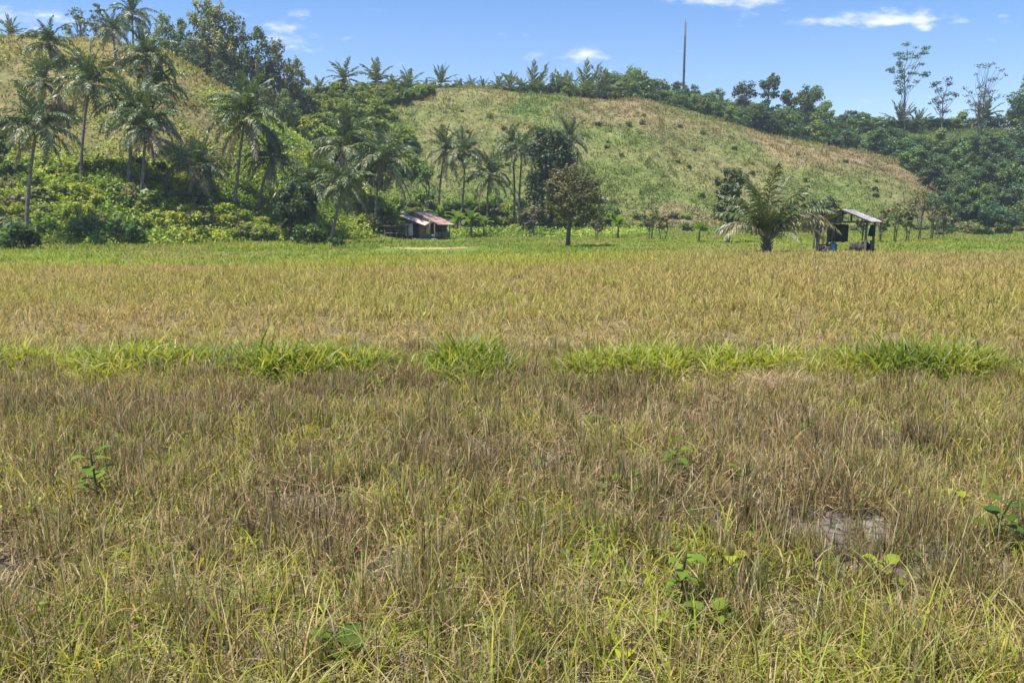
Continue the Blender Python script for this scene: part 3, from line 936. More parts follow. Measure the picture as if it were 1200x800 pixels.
# ------------------------------------------------------------------ foreground oil palm with splayed fronds
x, y, z = march(898, 297)
OX, OY, OZ = x, y, z
op = thing('oil_palm', 'stout stemless palm with splayed fronds beside the field shelter', 'palm', (x, y, z))
rng = np.random.default_rng(42)
tg = Geo().tube([(0, 0, -.15), (0.02, 0, .3), (0, 0, .7), (0.02, 0, 1.0)], [.25, .22, .19, .12], 10, (.13, .10, .07))
for k in range(26):
    a = k * 2.4; h = .15 + .75 * (k / 26)
    p = np.array([math.cos(a) * .16, math.sin(a) * .16, h])
    tg.tube([p, p + np.array([math.cos(a) * .22, math.sin(a) * .22, .22])], [.05, .02], 5, (.2, .15, .10))
tg.obj('trunk', M_BARK, op, True)
OPG = ((.04, .068, .02), (.16, .185, .06))


def op_frond(L, e0, curl, az, cols, droop, ll=.62, lab=None, ragged=0., wid=.055, stalk=.2, rach=(.25, .22, .12)):
    g = Geo()
    frond_geo(g, rng, L, math.radians(e0), math.radians(curl), 40, ll, droop, wid, *cols, stalk=stalk, ragged=ragged, rach=rach)
    o = g.obj('frond', M_PALM, op, loc=(0, 0, .45))
    o.rotation_euler = (rng.normal() * .05, 0, az)
    if lab: o['label'] = lab
    return o


for i in range(20):
    f = i / 19
    az = i * 2.399
    e0 = 88 - 26 * f + rng.normal() * 3
    op_frond(5.2 * rng.uniform(.9, 1.05) * (1 - .12 * f), e0, 48 + 60 * f, az, OPG if rng.random() < .7 else PY, .5 + .5 * f, .85, ragged=.04, wid=.085)
op_frond(5.4, 62, 128, .10, PD, 1.1, .95, wid=.085, lab= 'brown dying frond arching over to the right', ragged=.1)
op_frond(4.9, 56, 118, -.2, ((.17, .15, .07), (.34, .29, .17)), 1.1, .9, 'brown dying frond arching over to the right', .1, wid=.08)
op_frond(4.2, 58, 140, PI + .1, PD, 1.1, .85, 'pale dry frond hanging to the left', .1, wid=.085)
op_frond(3.9, 62, 130, PI - .4, PY, .9, .8, wid=.08)
op_frond(3.9, 56, 130, PI + .5, ((.2, .18, .10), (.42, .36, .24)), 1., .8, 'pale dry frond hanging to the left', .1, wid=.08)
op_frond(3.3, 42, 96, -1.2, PY, .8, .65)
op_frond(3.3, 50, 100, .7, PG, .8, .65)
op_frond(4.5, 48, 112, .35, ((.15, .13, .06), (.33, .28, .16)), 1.1, .9, lab='brown dying frond arching over to the right', ragged=.1, wid=.08)


# ------------------------------------------------------------------ trees placed one by one
def custom_tree(name, label, px, base_py, top_py, crown_bot_py, r_px, D, cols, seed, nb=24, per=70, leaf=.2, blob=.34, trunk=.14, sparse=0., taper=.1, flat=.8, group=None, stems=1, lean=0., cat='tree'):
    if D is None: x, y, z = march(px, base_py)
    else: x, y, z = at_depth(px, D, base_py)
    H = z_at(top_py, y, px) - z; cb = max(z_at(crown_bot_py, y, px) - z, .2); R = r_px / FOC * y
    p = broadleaf(seed, H, R, cb, nb, per, leaf, *cols, trunk, blob, flat, sparse, taper, lean, stems)
    return plant_tree(name, label, cat, p, (x, y, z), 1, 0, group)


custom_tree('broadleaf_tree', 'round brownish green tree standing alone at the field edge', 665, 291, 186, 272, 42, 56, (((.05, .068, .026), (.165, .152, .068))), 811, 62, 135, .11, .23, .15, taper=.05, lean=.14)
custom_tree('broadleaf_tree', 'tall dense dark green tree behind the brownish green one', 643, 272, 136, 266, 33, 92, ((.025, .062, .026), (.08, .13, .05)), 812, 66, 210, .2, .36, .2, taper=.2)
custom_tree('broadleaf_tree', 'small grey twiggy tree left of the round brownish tree', 624, 278, 240, 268, 20, 82, (((.07, .075, .035), (.13, .12, .065))), 813, 20, 50, .18, .3, .09, sparse=.6)
custom_tree('broadleaf_tree', 'dark tree rising just behind the splayed palm', 853, 286, 181, 274, 22, 62, ((.045, .06, .03), (.12, .135, .065)), 814, 30, 90, .16, .33, .12, taper=.1)
custom_tree('broadleaf_tree', 'dark leafy tree above the palms left of the house', 436, 240, 150, 225, 32, 92, ((.03, .06, .022), (.075, .115, .035)), 815, 36, 120, .24, .32, .16, taper=.1)
custom_tree('broadleaf_tree', 'dark tree under the low palm of the leaning trio', 352, 286, 205, 280, 26, 69, ((.025, .055, .022), (.07, .11, .035)), 816, 30, 120, .2, .34, .12)
custom_tree('broadleaf_tree', 'dark leafy tree behind the leaning trio of palms', 392, 262, 158, 240, 24, 84, ((.03, .06, .02), (.075, .115, .035)), 817, 26, 110, .22, .34, .13)
custom_tree('broadleaf_tree', 'thin young tree left of the two mid coconut palms', 498, 262, 192, 214, 13, 97, MG, 818, 9, 60, .22, .45, .08, stems=2)
custom_tree('broadleaf_tree', 'small grey green tree beside the left end of the shelter roof', 970, 284, 232, 272, 18, 70, ((.05, .07, .04), (.12, .14, .08)), 819, 18, 70, .16, .36, .08)
custom_tree('broadleaf_tree', 'small dark tree between the splayed palm and the shelter', 955, 286, 240, 276, 15, 72, ((.03, .06, .022), (.08, .115, .04)), 820, 16, 70, .17, .36, .08)
EM = 'trees standing out above the ridge forest'
custom_tree('emergent_tree', 'tallest slender tree with bare lower trunk above the right ridge', 1058, 178, 40, 118, 23, 163, BL, 831, 34, 46, .22, .22, .14, sparse=.9, taper=-.1, flat=.55, group=EM)
custom_tree('emergent_tree', 'thin half bare tree between the tallest slender tree and the forked one', 1101, 182, 80, 140, 18, 163, ((.05, .065, .05), (.10, .115, .07)), 832, 30, 30, .2, .24, .12, sparse=1.2, flat=.55, taper=-.1, group=EM, lean=.02)
custom_tree('emergent_tree', 'forked nearly bare tree with wispy crown at right', 1146, 186, 67, 138, 25, 160, ((.05, .065, .05), (.10, .115, .07)), 833, 34, 24, .2, .2, .09, sparse=1.1, flat=.55, taper=-.1, stems=3, group=EM)
custom_tree('emergent_tree', 'dense dark tree at the right edge of the ridge', 1197, 176, 84, 146, 25, 160, DG, 834, 26, 90, .3, .32, .22, group=EM)
custom_tree('emergent_tree', 'tall layered tree rising right of the mast', 900, 150, 80, 126, 14, 172, BL, 835, 18, 80, .3, .36, .2, sparse=.5, group=EM)
custom_tree('emergent_tree', 'pale spreading tree between the mast and the tall layered tree', 871, 146, 96, 120, 16, 172, ((.05, .085, .035), (.11, .15, .055)), 836, 14, 70, .28, .36, .18, sparse=.5, group=EM)
custom_tree('emergent_tree', 'twin topped dark tree with gaps, right of the tall layered tree', 948, 152, 96, 130, 17, 172, BL, 837, 18, 75, .28, .34, .18, sparse=.5, stems=2, group=EM)
custom_tree('emergent_tree', 'small tree squeezed between the layered tree and the twin topped one', 923, 150, 101, 128, 10, 172, BL, 838, 10, 70, .28, .4, .16, group=EM)
custom_tree('emergent_tree', 'rounded tree on the ridge right of the spiky palms', 741, 122, 78, 112, 22, 158, DG, 839, 22, 100, .28, .36, .2, group=EM)
custom_tree('ridge_tree', 'solitary dark tree at the forest edge above the bare patch', 888, 166, 118, 160, 20, 150, DG, 840, 24, 100, .26, .36, .16)

# feathery dark trees on the left ridge
LR = 'trees on the left ridge behind the ochre slope'
left_ridge = [
    (92, 6, 58, 20, 110, 3, 'wispy sparse tree on the left crest between two palms'), (118, 2, 52, 14, 112, 3, 'second wispy sparse tree on the left crest'),
    (196, 4, 66, 17, 112, 0, 'narrow cool green tree just right of the hilltop palm'), (214, 14, 76, 18, 113, 1, 'dark ridge tree behind the end of the ochre crest'),
    (240, -22, 92, 26, 114, 0, 'tallest feathery ridge tree reaching past the top of the photo'), (262, -8, 104, 26, 115, 2, 'broad feathery ridge tree second from the tallest'),
    (284, 0, 112, 22, 116, 0, 'feathery ridge tree with thin leaning top sprays'), (305, 22, 124, 24, 116, 1, 'dark middle feathery tree stepping down the ridge'),
    (326, 36, 134, 20, 117, 2, 'olive feathery tree stepping down the ridge'), (346, 56, 140, 18, 118, 0, 'last feathery tree before the ridge drops to the valley'),
    (228, 40, 88, 18, 110, 1, 'dark rounded tree at the ochre crest edge'), (258, 66, 102, 18, 109, 1, 'dark low tree at the upper ochre slope edge'),
    (282, 78, 116, 18, 109, 1, 'dark low tree along the ochre slope edge, midway'), (312, 96, 132, 18, 108, 2, 'dark low tree along the ochre slope edge, near its lower end'),
    (336, 100, 146, 18, 109, 1, 'dark low tree at the lower end of the ochre slope edge')]
for i, (px, tp, bp, rp, D, k, lab) in enumerate(left_ridge):
    if k == 3:
        custom_tree('ridge_tree', lab, px, bp, tp, bp - 6, rp, D, ((.06, .10, .05), (.13, .17, .085)), 850 + i, 34, 26, .17, .2, .07, sparse=1., stems=3, taper=.1, group=LR)
        continue
    x, y, z = at_depth(px, D, bp)
    H = z_at(tp, D, px) - z; R = rp / FOC * D
    o = plant_tree('ridge_tree', lab, 'tree', FEATH[k], (x, y, z), R / 2.4, i * 1.3, LR, sz=H / 9.7)


# ------------------------------------------------------------------ the forest on the right ridge and slope
ORD = ['first', 'second', 'third', 'fourth', 'fifth', 'sixth', 'seventh', 'eighth', 'ninth', 'tenth', 'eleventh', 'twelfth', 'thirteenth', 'fourteenth', 'fifteenth', 'sixteenth',
       'seventeenth', 'eighteenth', 'nineteenth', 'twentieth', 'twenty-first', 'twenty-second', 'twenty-third', 'twenty-fourth', 'twenty-fifth', 'twenty-sixth', 'twenty-seventh', 'twenty-eighth', 'twenty-ninth', 'thirtieth',
       'thirty-first', 'thirty-second', 'thirty-third', 'thirty-fourth', 'thirty-fifth', 'thirty-sixth', 'thirty-seventh', 'thirty-eighth', 'thirty-ninth', 'fortieth']
TONE = ['dark', 'mid green', 'cool green', 'deep green', 'leafy green', 'bluish green']
rng = np.random.default_rng(21)
# the ridge row, from the rounded tree to the right edge: crest line of the canopy
canopy = ([700, 720, 760, 800, 840, 880, 920, 960, 1000, 1030, 1060, 1100, 1150, 1210], [96, 88, 88, 100, 110, 118, 120, 124, 134, 140, 138, 140, 136, 130])
edge = ([700, 760, 830, 880, 920, 960, 1000, 1040, 1080, 1110, 1150, 1200, 1260], [124, 120, 138, 156, 158, 166, 176, 190, 208, 238, 258, 266, 270])
rows = [('back row of the ridge forest', 702, 1215, 15, 176, 0.0), ('middle row of the ridge forest', 700, 1130, 15, 166, .3), ('front row of the ridge forest', 712, 1110, 15, 158, .75)]
for lab, x0, x1, step, D, f in rows:
    k = 0
    px = x0
    while px < x1:
        top = np.interp(px, *canopy) - 3 + rng.normal() * 4.5
        bot = np.interp(px, *edge)
        tp = top + (bot - top) * f * .42 + rng.normal() * 2
        Dd = D + rng.normal() * 3 if f == 0 else (np.interp(px, [700, 900, 1000, 1110], [154, 152, 150, 146]) if f > .5 else 166) + rng.normal() * 1.5
        x, y, z = at_depth(px, Dd, tp)
        H = max(z_at(tp, y, px) - z, 2.5)
        kind = int(rng.integers(0, 6))
        s = H / 6.0
        sw = np.clip(s, .8, 1.3) * rng.uniform(.85, 1.25)
        plant_tree('forest_tree', '%s tree, %s from the left in the %s' % (TONE[kind], ORD[k], lab), 'tree', FOR[kind], (x, y, z - .1), sw, rng.uniform(0, 6.28), 'forest trees on the right ridge', sz=s)
        k += 1
        px += step * rng.uniform(.8, 1.2)
# slope rows at right
for ri, (yoff, nm) in enumerate([(0, 'top'), (1, 'upper'), (2, 'middle'), (3, 'lower'), (4, 'bottom')]):
    k = 0
    bp = [182, 202, 222, 242, 262][ri]
    x0 = [1030, 1068, 1088, 1098, 1112][ri]
    px = x0
    while px < 1235:
        b = bp + rng.normal() * 3
        x, y, z = march(px, b)
        kind = int(rng.integers(0, 6))
        s = rng.uniform(.62, .95) * (1 if ri else 1.1)
        plant_tree('forest_tree', '%s tree, %s from the left in the %s row of the forested slope' % (TONE[kind], ORD[k], nm), 'tree', FOR[kind], (x, y, z - .3), s, rng.uniform(0, 6.28), 'forest trees on the right slope', sz=s * rng.uniform(.75, 1.05))
        k += 1
        px += rng.uniform(9.5, 15.5)

# ------------------------------------------------------------------ bushes in the valley between the hills
rng = np.random.default_rng(31)
def scatter_shrubs(pts, size, kinds, group, place, name='shrub', near_labels=None, flat=None):
    pts = sorted(pts)
    cnt = {}
    for (px, py) in pts:
        x, y, z = march(px, py)
        k = int(rng.choice(kinds)); s = rng.uniform(*size)
        key = place(px, py)
        cnt[(k, key)] = cnt.get((k, key), 0) + 1
        lab = '%s shrub, %s such from left %s' % (SHNAME[k], ORD[min(cnt[(k, key)] - 1, 39)], key)
        plant_shrub(k, (x, y, z - .15), s, rng.uniform(0, 6.28), lab, group, name=name, sz=s * rng.uniform(.65, 1.05))


def rand_pts(n, x0, x1, lo, hi, mind=5):
    """n photo points with lo(px) < py < hi(px), kept apart"""
    out = []
    tries = 0
    while len(out) < n and tries < 9000:
        tries += 1
        px = rng.uniform(x0, x1); a, b = lo(px), hi(px)
        if b <= a: continue
        py = rng.uniform(a, b)
        if all((px - q[0]) ** 2 + ((py - q[1]) * 1.6) ** 2 > mind ** 2 for q in out): out.append((px, py))
    return out


pts = rand_pts(62, 352, 485, lambda p: np.interp(p, [350, 370, 450, 480], [140, 128, 132, 165]), lambda p: np.interp(p, [350, 400, 440, 485], [160, 192, 215, 205]), 8)
scatter_shrubs(pts, (.8, 1.5), [0, 2, 3, 1, 0], 'shrubs in the valley between the hills', lambda px, py: 'in the %s valley between the hills' % ('upper' if py < 150 else 'lower'))
# shrubs on the lower left slope
top_l = lambda p: np.interp(p, [-40, 0, 60, 110, 160, 200, 250, 300, 340], [146, 148, 166, 186, 204, 226, 248, 264, 274])
pts = rand_pts(134, -30, 345, top_l, lambda p: np.interp(p, [-40, 100, 345], [281, 281, 284]), 7)
scatter_shrubs(pts, (.45, 1.0), [0, 1, 1, 3, 0, 1, 4], 'shrubs on the lower slope of the left hill', lambda px, py: 'in the %s belt of the left slope' % ('upper' if py < 195 else 'middle' if py < 240 else 'lower'))
# dark shrubs under the palms
for px, py, s, lab in [(33, 292, 1.15, 'dark creeper bush round the foot of the far left palm'), (232, 244, .75, 'dark bush under the short skirted palm'), (150, 244, .6, 'dark bush at the foot of the close pair of palms'),
                       (163, 196, .6, 'dark bush between the close pair of palms and the slope'), (188, 202, .55, 'dark bush right of the close pair of palms'), (8, 160, 1.1, 'dark bush at the left edge below the crest'),
                       (150, 284, 1.0, 'dark bush at the slope foot below the close pair of palms'), (365, 288, 1.0, 'dark bush at the foot of the leaning trio'), (395, 290, .5, 'small round dark bush right of the leaning trunks')]:
    x, y, z = march(px, py)
    plant_shrub(2, (x, y - .3, z - .1), s, px, lab, 'dark bushes at the feet of the palms')
# foot of the central hill
pts = rand_pts(36, 470, 720, lambda p: np.interp(p, [470, 520, 600, 720], [232, 238, 236, 256]), lambda p: 274, 8)
scatter_shrubs(pts, (.7, 1.3), [0, 1, 2, 3], 'shrubs at the foot of the central hill', lambda px, py: 'at the %s of the central hill' % ('foot' if py > 258 else 'lower slope'))
pts = rand_pts(14, 415, 470, lambda p: 232, lambda p: 270, 8)
scatter_shrubs(pts, (.6, 1.1), [0, 4, 3], 'shrubs behind the animal pen', lambda px, py: 'behind the animal pen')
pts = rand_pts(15, 1075, 1200, lambda p: 266, lambda p: 276, 7)
scatter_shrubs(pts, (.45, .9), [0, 4, 2], 'shrubs at the foot of the forested slope', lambda px, py: 'at the foot of the forested slope')
pts = rand_pts(17, 720, 1040, lambda p: 254, lambda p: 274, 9)
scatter_shrubs(pts, (.4, .75), [0, 4, 1], 'shrubs along the foot of the right hill', lambda px, py: 'along the foot of the right hill')
# far scrub too small and dense to count: along the central ridge, in the upper valley, dotted over the hill
def mesh_arrays(me):
    n = len(me.vertices); co = np.empty(n * 3, np.float32); me.vertices.foreach_get('co', co)
    cl = np.empty(n * 4, np.float32); me.color_attributes['col'].data.foreach_get('color', cl)
    lv = np.empty(len(me.loops), np.int32); me.loops.foreach_get('vertex_index', lv)
    return co.reshape(-1, 3), lv.reshape(-1, 4), cl.reshape(-1, 4)[:, :3]


FOLIAGE = [mesh_arrays(p[1]) for p in SHRUB]


def scrub(G, k, loc, s, a):
    co, q, c = FOLIAGE[k]
    ca, sa = math.cos(a), math.sin(a)
    v = co @ np.array([[ca, sa, 0], [-sa, ca, 0], [0, 0, 1]], np.float32) * s + np.array(loc, np.float32)
    G.add(v, q, c=np.clip(c * rng.uniform(.75, 1.2), 0, .9))


g = Geo()
for (a_, b_, D_, s0, s1, st) in ((366, 622, 147, .6, 1.0, 6), (612, 735, 144, .8, 1.3, 5)):
    px = a_
    while px < b_:
        x, y, z = at_depth(px, D_ + rng.uniform(-2, 4), 110)
        scrub(g, int(rng.choice([0, 2, 3, 2, 4])), (x, y, z - .15), rng.uniform(s0, s1), rng.uniform(0, 6))
        px += rng.uniform(.7, 1.3) * st
for px, py in rand_pts(115, 338, 510, lambda p: np.interp(p, [338, 400, 440, 510], [116, 107, 107, 108]), lambda p: np.interp(p, [338, 400, 430, 460, 510], [150, 150, 138, 124, 114]), 5):
    x, y, z = march(px, py)
    scrub(g, int(rng.choice([0, 2, 3, 1, 0])), (x, y, z - .15), rng.uniform(.6, 1.15), rng.uniform(0, 6))
for px, py in rand_pts(60, 470, 1040, lambda p: np.interp(p, [470, 500, 640, 760, 1030], [130, 118, 124, 135, 200]), lambda p: 256, 8):
    x, y, z = march(px, py)
    scrub(g, int(rng.choice([0, 4, 1, 2])), (x, y, z - .1), rng.uniform(.18, .5), rng.uniform(0, 6))
tag(g.obj('hill_scrub', M_SHRUB), 'low scrub on the central hill, its ridge line and the upper valley', 'scrub', kind='stuff')

# pale thin saplings near the shelter and on the right
SG = 'thin saplings behind the shelter'
for i, (px, bp, tp, rp, lab) in enumerate([(1046, 284, 232, 12, 'thin pale sapling just right of the shelter'), (1062, 283, 238, 11, 'second thin sapling right of the shelter'),
                                           (1075, 281, 214, 14, 'taller olive sapling near the forest corner'), (1092, 280, 224, 13, 'brownish sapling at the forest corner'),
                                           (1034, 284, 240, 9, 'slim sapling behind the right post of the shelter'), (1105, 279, 236, 14, 'grey brown bushy sapling below the forest corner'),
                                           (1008, 283, 248, 9, 'slim sapling seen through the shelter'), (760, 281, 240, 14, 'bare twiggy sapling below the bare patch'),
                                           (776, 281, 246, 10, 'second bare twiggy sapling below the bare patch'), (700, 282, 250, 10, 'bare sapling right of the round brownish tree')]):
    custom_tree('sapling', lab, px, bp, tp, bp - (bp - tp) * .25, rp, None, ((.12, .13, .05), (.24, .225, .10)) if i % 2 == 0 else ((.08, .105, .04), (.18, .195, .08)), 900 + i, 20, 26, .12, .26, .045, sparse=.8, group=SG, stems=2)


# ------------------------------------------------------------------ banana plants
def banana(label, px, py, hpx, seed, n=9, group='banana plants'):
    rng = np.random.default_rng(seed)
    x, y, z = march(px, py)
    s = hpx / FOC * y / 3.0
    o = thing('banana_plant', label, 'plant', (x, y, z), 0, group); o.scale = (s, s, s)
    Geo().tube([(0, 0, -.2), (.03, 0, .7), (0, .02, 1.4)], [.13, .11, .07], 8, (.17, .17, .07)).obj('stem', M_BARK, o, True)
    for i in range(n):
        g = Geo(); f = i / (n - 1)
        e0 = math.radians(84 - 50 * f); cu = math.radians(40 + 85 * f); L = 1.9
        t = np.linspace(0, 1, 10); e = e0 - cu * t ** 1.2
        X_ = np.concatenate([[0], np.cumsum(np.cos(e[:-1]) * L / 9)]); Z_ = np.concatenate([[0], np.cumsum(np.sin(e[:-1]) * L / 9)])
        w = .30 * np.sin(np.clip((t - .12) / .88, 0, 1) * PI) ** .5 + .015
        w = w * (1 + rng.normal(size=10) * .12)
        nx, nz = -np.sin(e), np.cos(e)
        V = np.stack([np.stack([X_ + nx * .10 * (w > .05), -w, Z_ + nz * .10 * (w > .05)], -1), np.stack([X_, 0 * w, Z_], -1), np.stack([X_ + nx * .10 * (w > .05), w, Z_ + nz * .10 * (w > .05)], -1)], 1).reshape(-1, 3)
        b = (np.arange(9) * 3)[:, None]
        q = np.concatenate([b + np.array([0, 1, 4, 3]), b + np.array([1, 2, 5, 4])])
        c = lerp((.07, .13, .025), (.15, .21, .05), rng.random())
        g.add(V, q, c=c)
        lf = g.obj('leaf', M_PLANT, o, loc=(0, 0, 1.35)); lf.rotation_euler = (0, 0, i * 2.399)
    return o


for i, (px, py, h, lab) in enumerate([(536, 275, 30, 'banana plant right behind the house roof'), (552, 278, 34, 'tallest banana plant right of the house'), (567, 277, 26, 'banana plant farthest right of the house'),
                                      (516, 272, 34, 'banana plant behind the house ridge'), (724, 279, 30, 'banana plant right of the round brownish tree'), (819, 284, 26, 'banana plant left of the splayed palm'),
                                      (458, 268, 26, 'banana plant behind the animal pen')]):
    banana(lab, px, py, h, 950 + i)
print('trees', round(time.time() - T0, 1))

# ------------------------------------------------------------------ the mast
x, y, z = at_depth(801, 172, 100)
zt = z_at(22, y, 801)
ms = thing('utility_mast', 'tall thin dark mast rising from the ridge forest against the sky', 'mast', (x, y, z))
Geo().tube([(0, 0, -.5), (0, 0, (zt - z) * .6), (0, 0, zt - z - .8)], [.25, .23, .19], 10, (.05, .05, .055)).obj('pole', M_PAINT, ms, True)
Geo().tube([(0, 0, zt - z - .8), (0, 0, zt - z)], [.06, .04], 6, (.06, .06, .065)).obj('top_rod', M_PAINT, ms, True)
arm = Geo(); arm.tube([(-1.2, 0, z_at(98, y) - z), (.4, 0, z_at(98, y) - z)], .05, 5, (.06, .06, .06)); arm.obj('side_arm', M_PAINT, ms)
for k, f in enumerate([.45, .62, .8]):
    Geo().tube([(0, 0, (zt - z) * f - .12), (0, 0, (zt - z) * f + .12)], .29 - .03 * k, 10, (.03, .03, .035)).obj('collar', M_PAINT, ms, True)

# far white roofed house on the ridge
x, y, z = at_depth(936, 176, 134)
fh = thing('ridge_house', 'tiny pale roofed house glimpsed among the ridge trees', 'house', (x, y, z))
zz = z_at(137, y, 936) - z
Geo().box((-1.5, -1, -.5), (1.5, 1, zz), (.45, .40, .36)).obj('wall', M_WOOD, fh)
Geo().add([(-1.9, -1.4, zz), (1.9, -1.4, zz), (1.9, 0, zz + .8), (-1.9, 0, zz + .8), (1.9, 1.4, zz), (-1.9, 1.4, zz)], [(0, 1, 2, 3), (3, 2, 4, 5)], [(0, 3, 5), (1, 4, 2)], (.75, .62, .58)).obj('roof', M_IRON, fh)


# ------------------------------------------------------------------ corrugated sheet helper
def corrugated(G, o, ex, ey, w, l, c0, c1=None, pitch=.12, amp=.018, thick=.008, rng=None):
    """sheet from corner o along ex (width, corrugations cross it) and ey (length)"""
    o, ex, ey = (np.asarray(a, float) for a in (o, ex, ey))
    ex = ex / np.linalg.norm(ex); ey = ey / np.linalg.norm(ey); nz = np.cross(ex, ey)
    n = max(6, int(w / pitch * 4)); s = np.linspace(0, w, n)
    off = amp * np.sin(s / pitch * 2 * PI)
    top = []
    m = 6
    ls = np.linspace(0, l, m)
    for dz in (0, -thick):
        top.append((o + s[:, None, None] * ex + ls[None, :, None] * ey + (off[:, None, None] + dz) * nz).reshape(-1, 3))
    i, j = np.meshgrid(np.arange(n - 1), np.arange(m - 1), indexing='ij')
    q = np.stack([i * m + j, (i + 1) * m + j, (i + 1) * m + j + 1, i * m + j + 1], -1).reshape(-1, 4)
    V = np.concatenate(top)
    cc = np.tile(np.asarray(c0, float), (n * m, 1))
    if c1 is not None:
        S_, L_ = np.meshgrid(s, ls, indexing='ij')
        f = smooth(.42, .6, fbm(S_ * 3, L_ * 1.2, 1.0, 44)).reshape(-1)
        cc = lerp2(cc, c1, f)
    edges = []
    N = n * m
    for a in range(n - 1):
        edges += [(a * m, (a + 1) * m, N + (a + 1) * m, N + a * m), (a * m + m - 1, N + a * m + m - 1, N + (a + 1) * m + m - 1, (a + 1) * m + m - 1)]
    for b in range(m - 1):
        edges += [(b, N + b, N + b + 1, b + 1), ((n - 1) * m + b, (n - 1) * m + b + 1, N + (n - 1) * m + b + 1, N + (n - 1) * m + b)]
    G.add(V, np.concatenate([q, q[:, ::-1] + N, np.array(edges)]), c=np.concatenate([cc, cc]))


def board_wall(G, p0, p1, z0, z1, n, cols, rng, t=.025):
    """vertical boards between two points on plan"""
    p0 = np.array(p0, float); p1 = np.array(p1, float)
    d = p1 - p0; nn = np.array([-d[1], d[0]]) / np.linalg.norm(d) * t
    for i in range(n):
        a = p0 + d * (i + .02) / n; b = p0 + d * (i + .98) / n
        k = rng.uniform(0, .004)
        c = np.array(cols[rng.integers(0, len(cols))]) * rng.uniform(.75, 1.2)
        zz0 = z0 + rng.uniform(0, .05); zz1 = z1 - rng.uniform(0, .05)
        v = [(*(a), zz0), (*(b), zz0), (*(b + nn), zz0), (*(a + nn), zz0), (*(a), zz1), (*(b), zz1), (*(b + nn), zz1), (*(a + nn), zz1)]
        v = [(q[0] + nn[0] * k * 20, q[1] + nn[1] * k * 20, q[2]) for q in v]
        G.add(v, [(0, 3, 2, 1), (4, 5, 6, 7), (0, 1, 5, 4), (1, 2, 6, 5), (2, 3, 7, 6), (3, 0, 4, 7)], c=c)


# ------------------------------------------------------------------ the field shelter
rng = np.random.default_rng(77)
x, y, z = march(990, 296)
SH = thing('field_shelter', 'open gable roofed shelter with a tin roof at the edge of the field', 'shelter', (x, y, z), math.radians(-36))
# local frame: gable faces -y, right slope faces +x
SH.scale = (1.16, 1.16, 1.04)
W2, DP, EZ, RZ = 1.15, 1.9, 1.72, 2.36          # half width, depth, eave, ridge heights
GREY = (.17, .15, .13)
for sx, sy, hh in ((-W2, -DP / 2, EZ), (W2, -DP / 2, EZ), (-W2, DP / 2, EZ), (W2, DP / 2, EZ)):
    Geo().tube([(sx, sy, -.2), (sx + rng.normal() * .02, sy, .9), (sx, sy, hh)], [.065, .06, .055], 8, GREY).obj('post', M_WOOD, SH, True)
Geo().tube([(0, -DP / 2, EZ), (0, -DP / 2, RZ - .05)], .05, 7, GREY).obj('king_post', M_WOOD, SH, True)
Geo().tube([(.0, DP / 2, EZ), (0, DP / 2, RZ - .05)], .05, 7, GREY).obj('king_post', M_WOOD, SH, True)
for sy in (-DP / 2 - .06, DP / 2 + .06):
    Geo().box((-W2 - .1, sy - .03, EZ - .05), (W2 + .1, sy + .03, EZ + .05), GREY).obj('tie_beam', M_WOOD, SH)
for sx in (-W2, W2):
    Geo().box((sx - .03, -DP / 2 - .3, EZ + .05), (sx + .03, DP / 2 + .3, EZ + .13), GREY).obj('eave_beam', M_WOOD, SH)
Geo().box((-.03, -DP / 2 - .35, RZ - .06), (.03, DP / 2 + .35, RZ + .02), GREY).obj('ridge_beam', M_WOOD, SH)
ov = .35
dv = np.array([W2, 0, EZ + .14 - (RZ + .05)]); sl = np.linalg.norm(dv)
for sgn in (1, -1):
    rf = Geo()
    dd = np.array([sgn * dv[0], 0, dv[2]])
    if sgn > 0: corrugated(rf, (0, -DP / 2 - .4, RZ + .06), dd, (0, 1, 0), sl + ov, DP + .8, (.52, .48, .46), (.33, .26, .23), pitch=.1)
    else: corrugated(rf, (0, DP / 2 + .4, RZ + .06), dd, (0, -1, 0), sl + ov, DP + .8, (.42, .40, .39), (.33, .25, .2), pitch=.1)
    rf.obj('roof_panel', M_IRON, SH)
    for sy in (-DP / 2 - .36, DP / 2 + .30):
        a = np.array([sgn * .04, sy, RZ]); b = a + dd / sl * (sl + ov - .06)
        Geo().tube([a, b], .035, 5, (.13, .11, .1)).obj('rafter', M_WOOD, SH)
Geo().tube([(W2 - .02, -DP / 2, EZ - .45), (W2 - .45, -DP / 2, EZ - .03)], .03, 6, GREY).obj('brace', M_WOOD, SH)
Geo().tube([(-W2 + .02, -DP / 2, EZ - .45), (-W2 + .45, -DP / 2, EZ - .03)], .03, 6, GREY).obj('brace', M_WOOD, SH)
g = Geo()
for k in range(5): g.box((-W2 + .05, -DP / 2 + .1 + k * .32, .42), (-W2 + .62, -DP / 2 + .38 + k * .32, .46), np.array(GREY) * rng.uniform(.7, 1.2))
for px_, py_ in ((-W2 + .12, -DP / 2 + .2), (-W2 + .55, -DP / 2 + .2), (-W2 + .12, DP / 2 - .25), (-W2 + .55, DP / 2 - .25)): g.box((px_ - .03, py_ - .03, -.05), (px_ + .03, py_ + .03, .42), GREY)
g.obj('bench', M_WOOD, SH)
g = Geo(); board_wall(g, (-W2 + .08, DP / 2 - .04), (-W2 + 1.05, DP / 2 - .04), .55, 1.6, 6, [(.10, .10, .10), (.14, .13, .12)], rng); g.obj('back_board', M_WOOD, SH)
g = Geo(); board_wall(g, (-W2 + .08, -DP / 2 + .02), (-W2 + .62, -DP / 2 + .02), .05, .40, 4, [(.12, .11, .10), (.085, .08, .075)], rng); g.obj('low_wall', M_WOOD, SH)
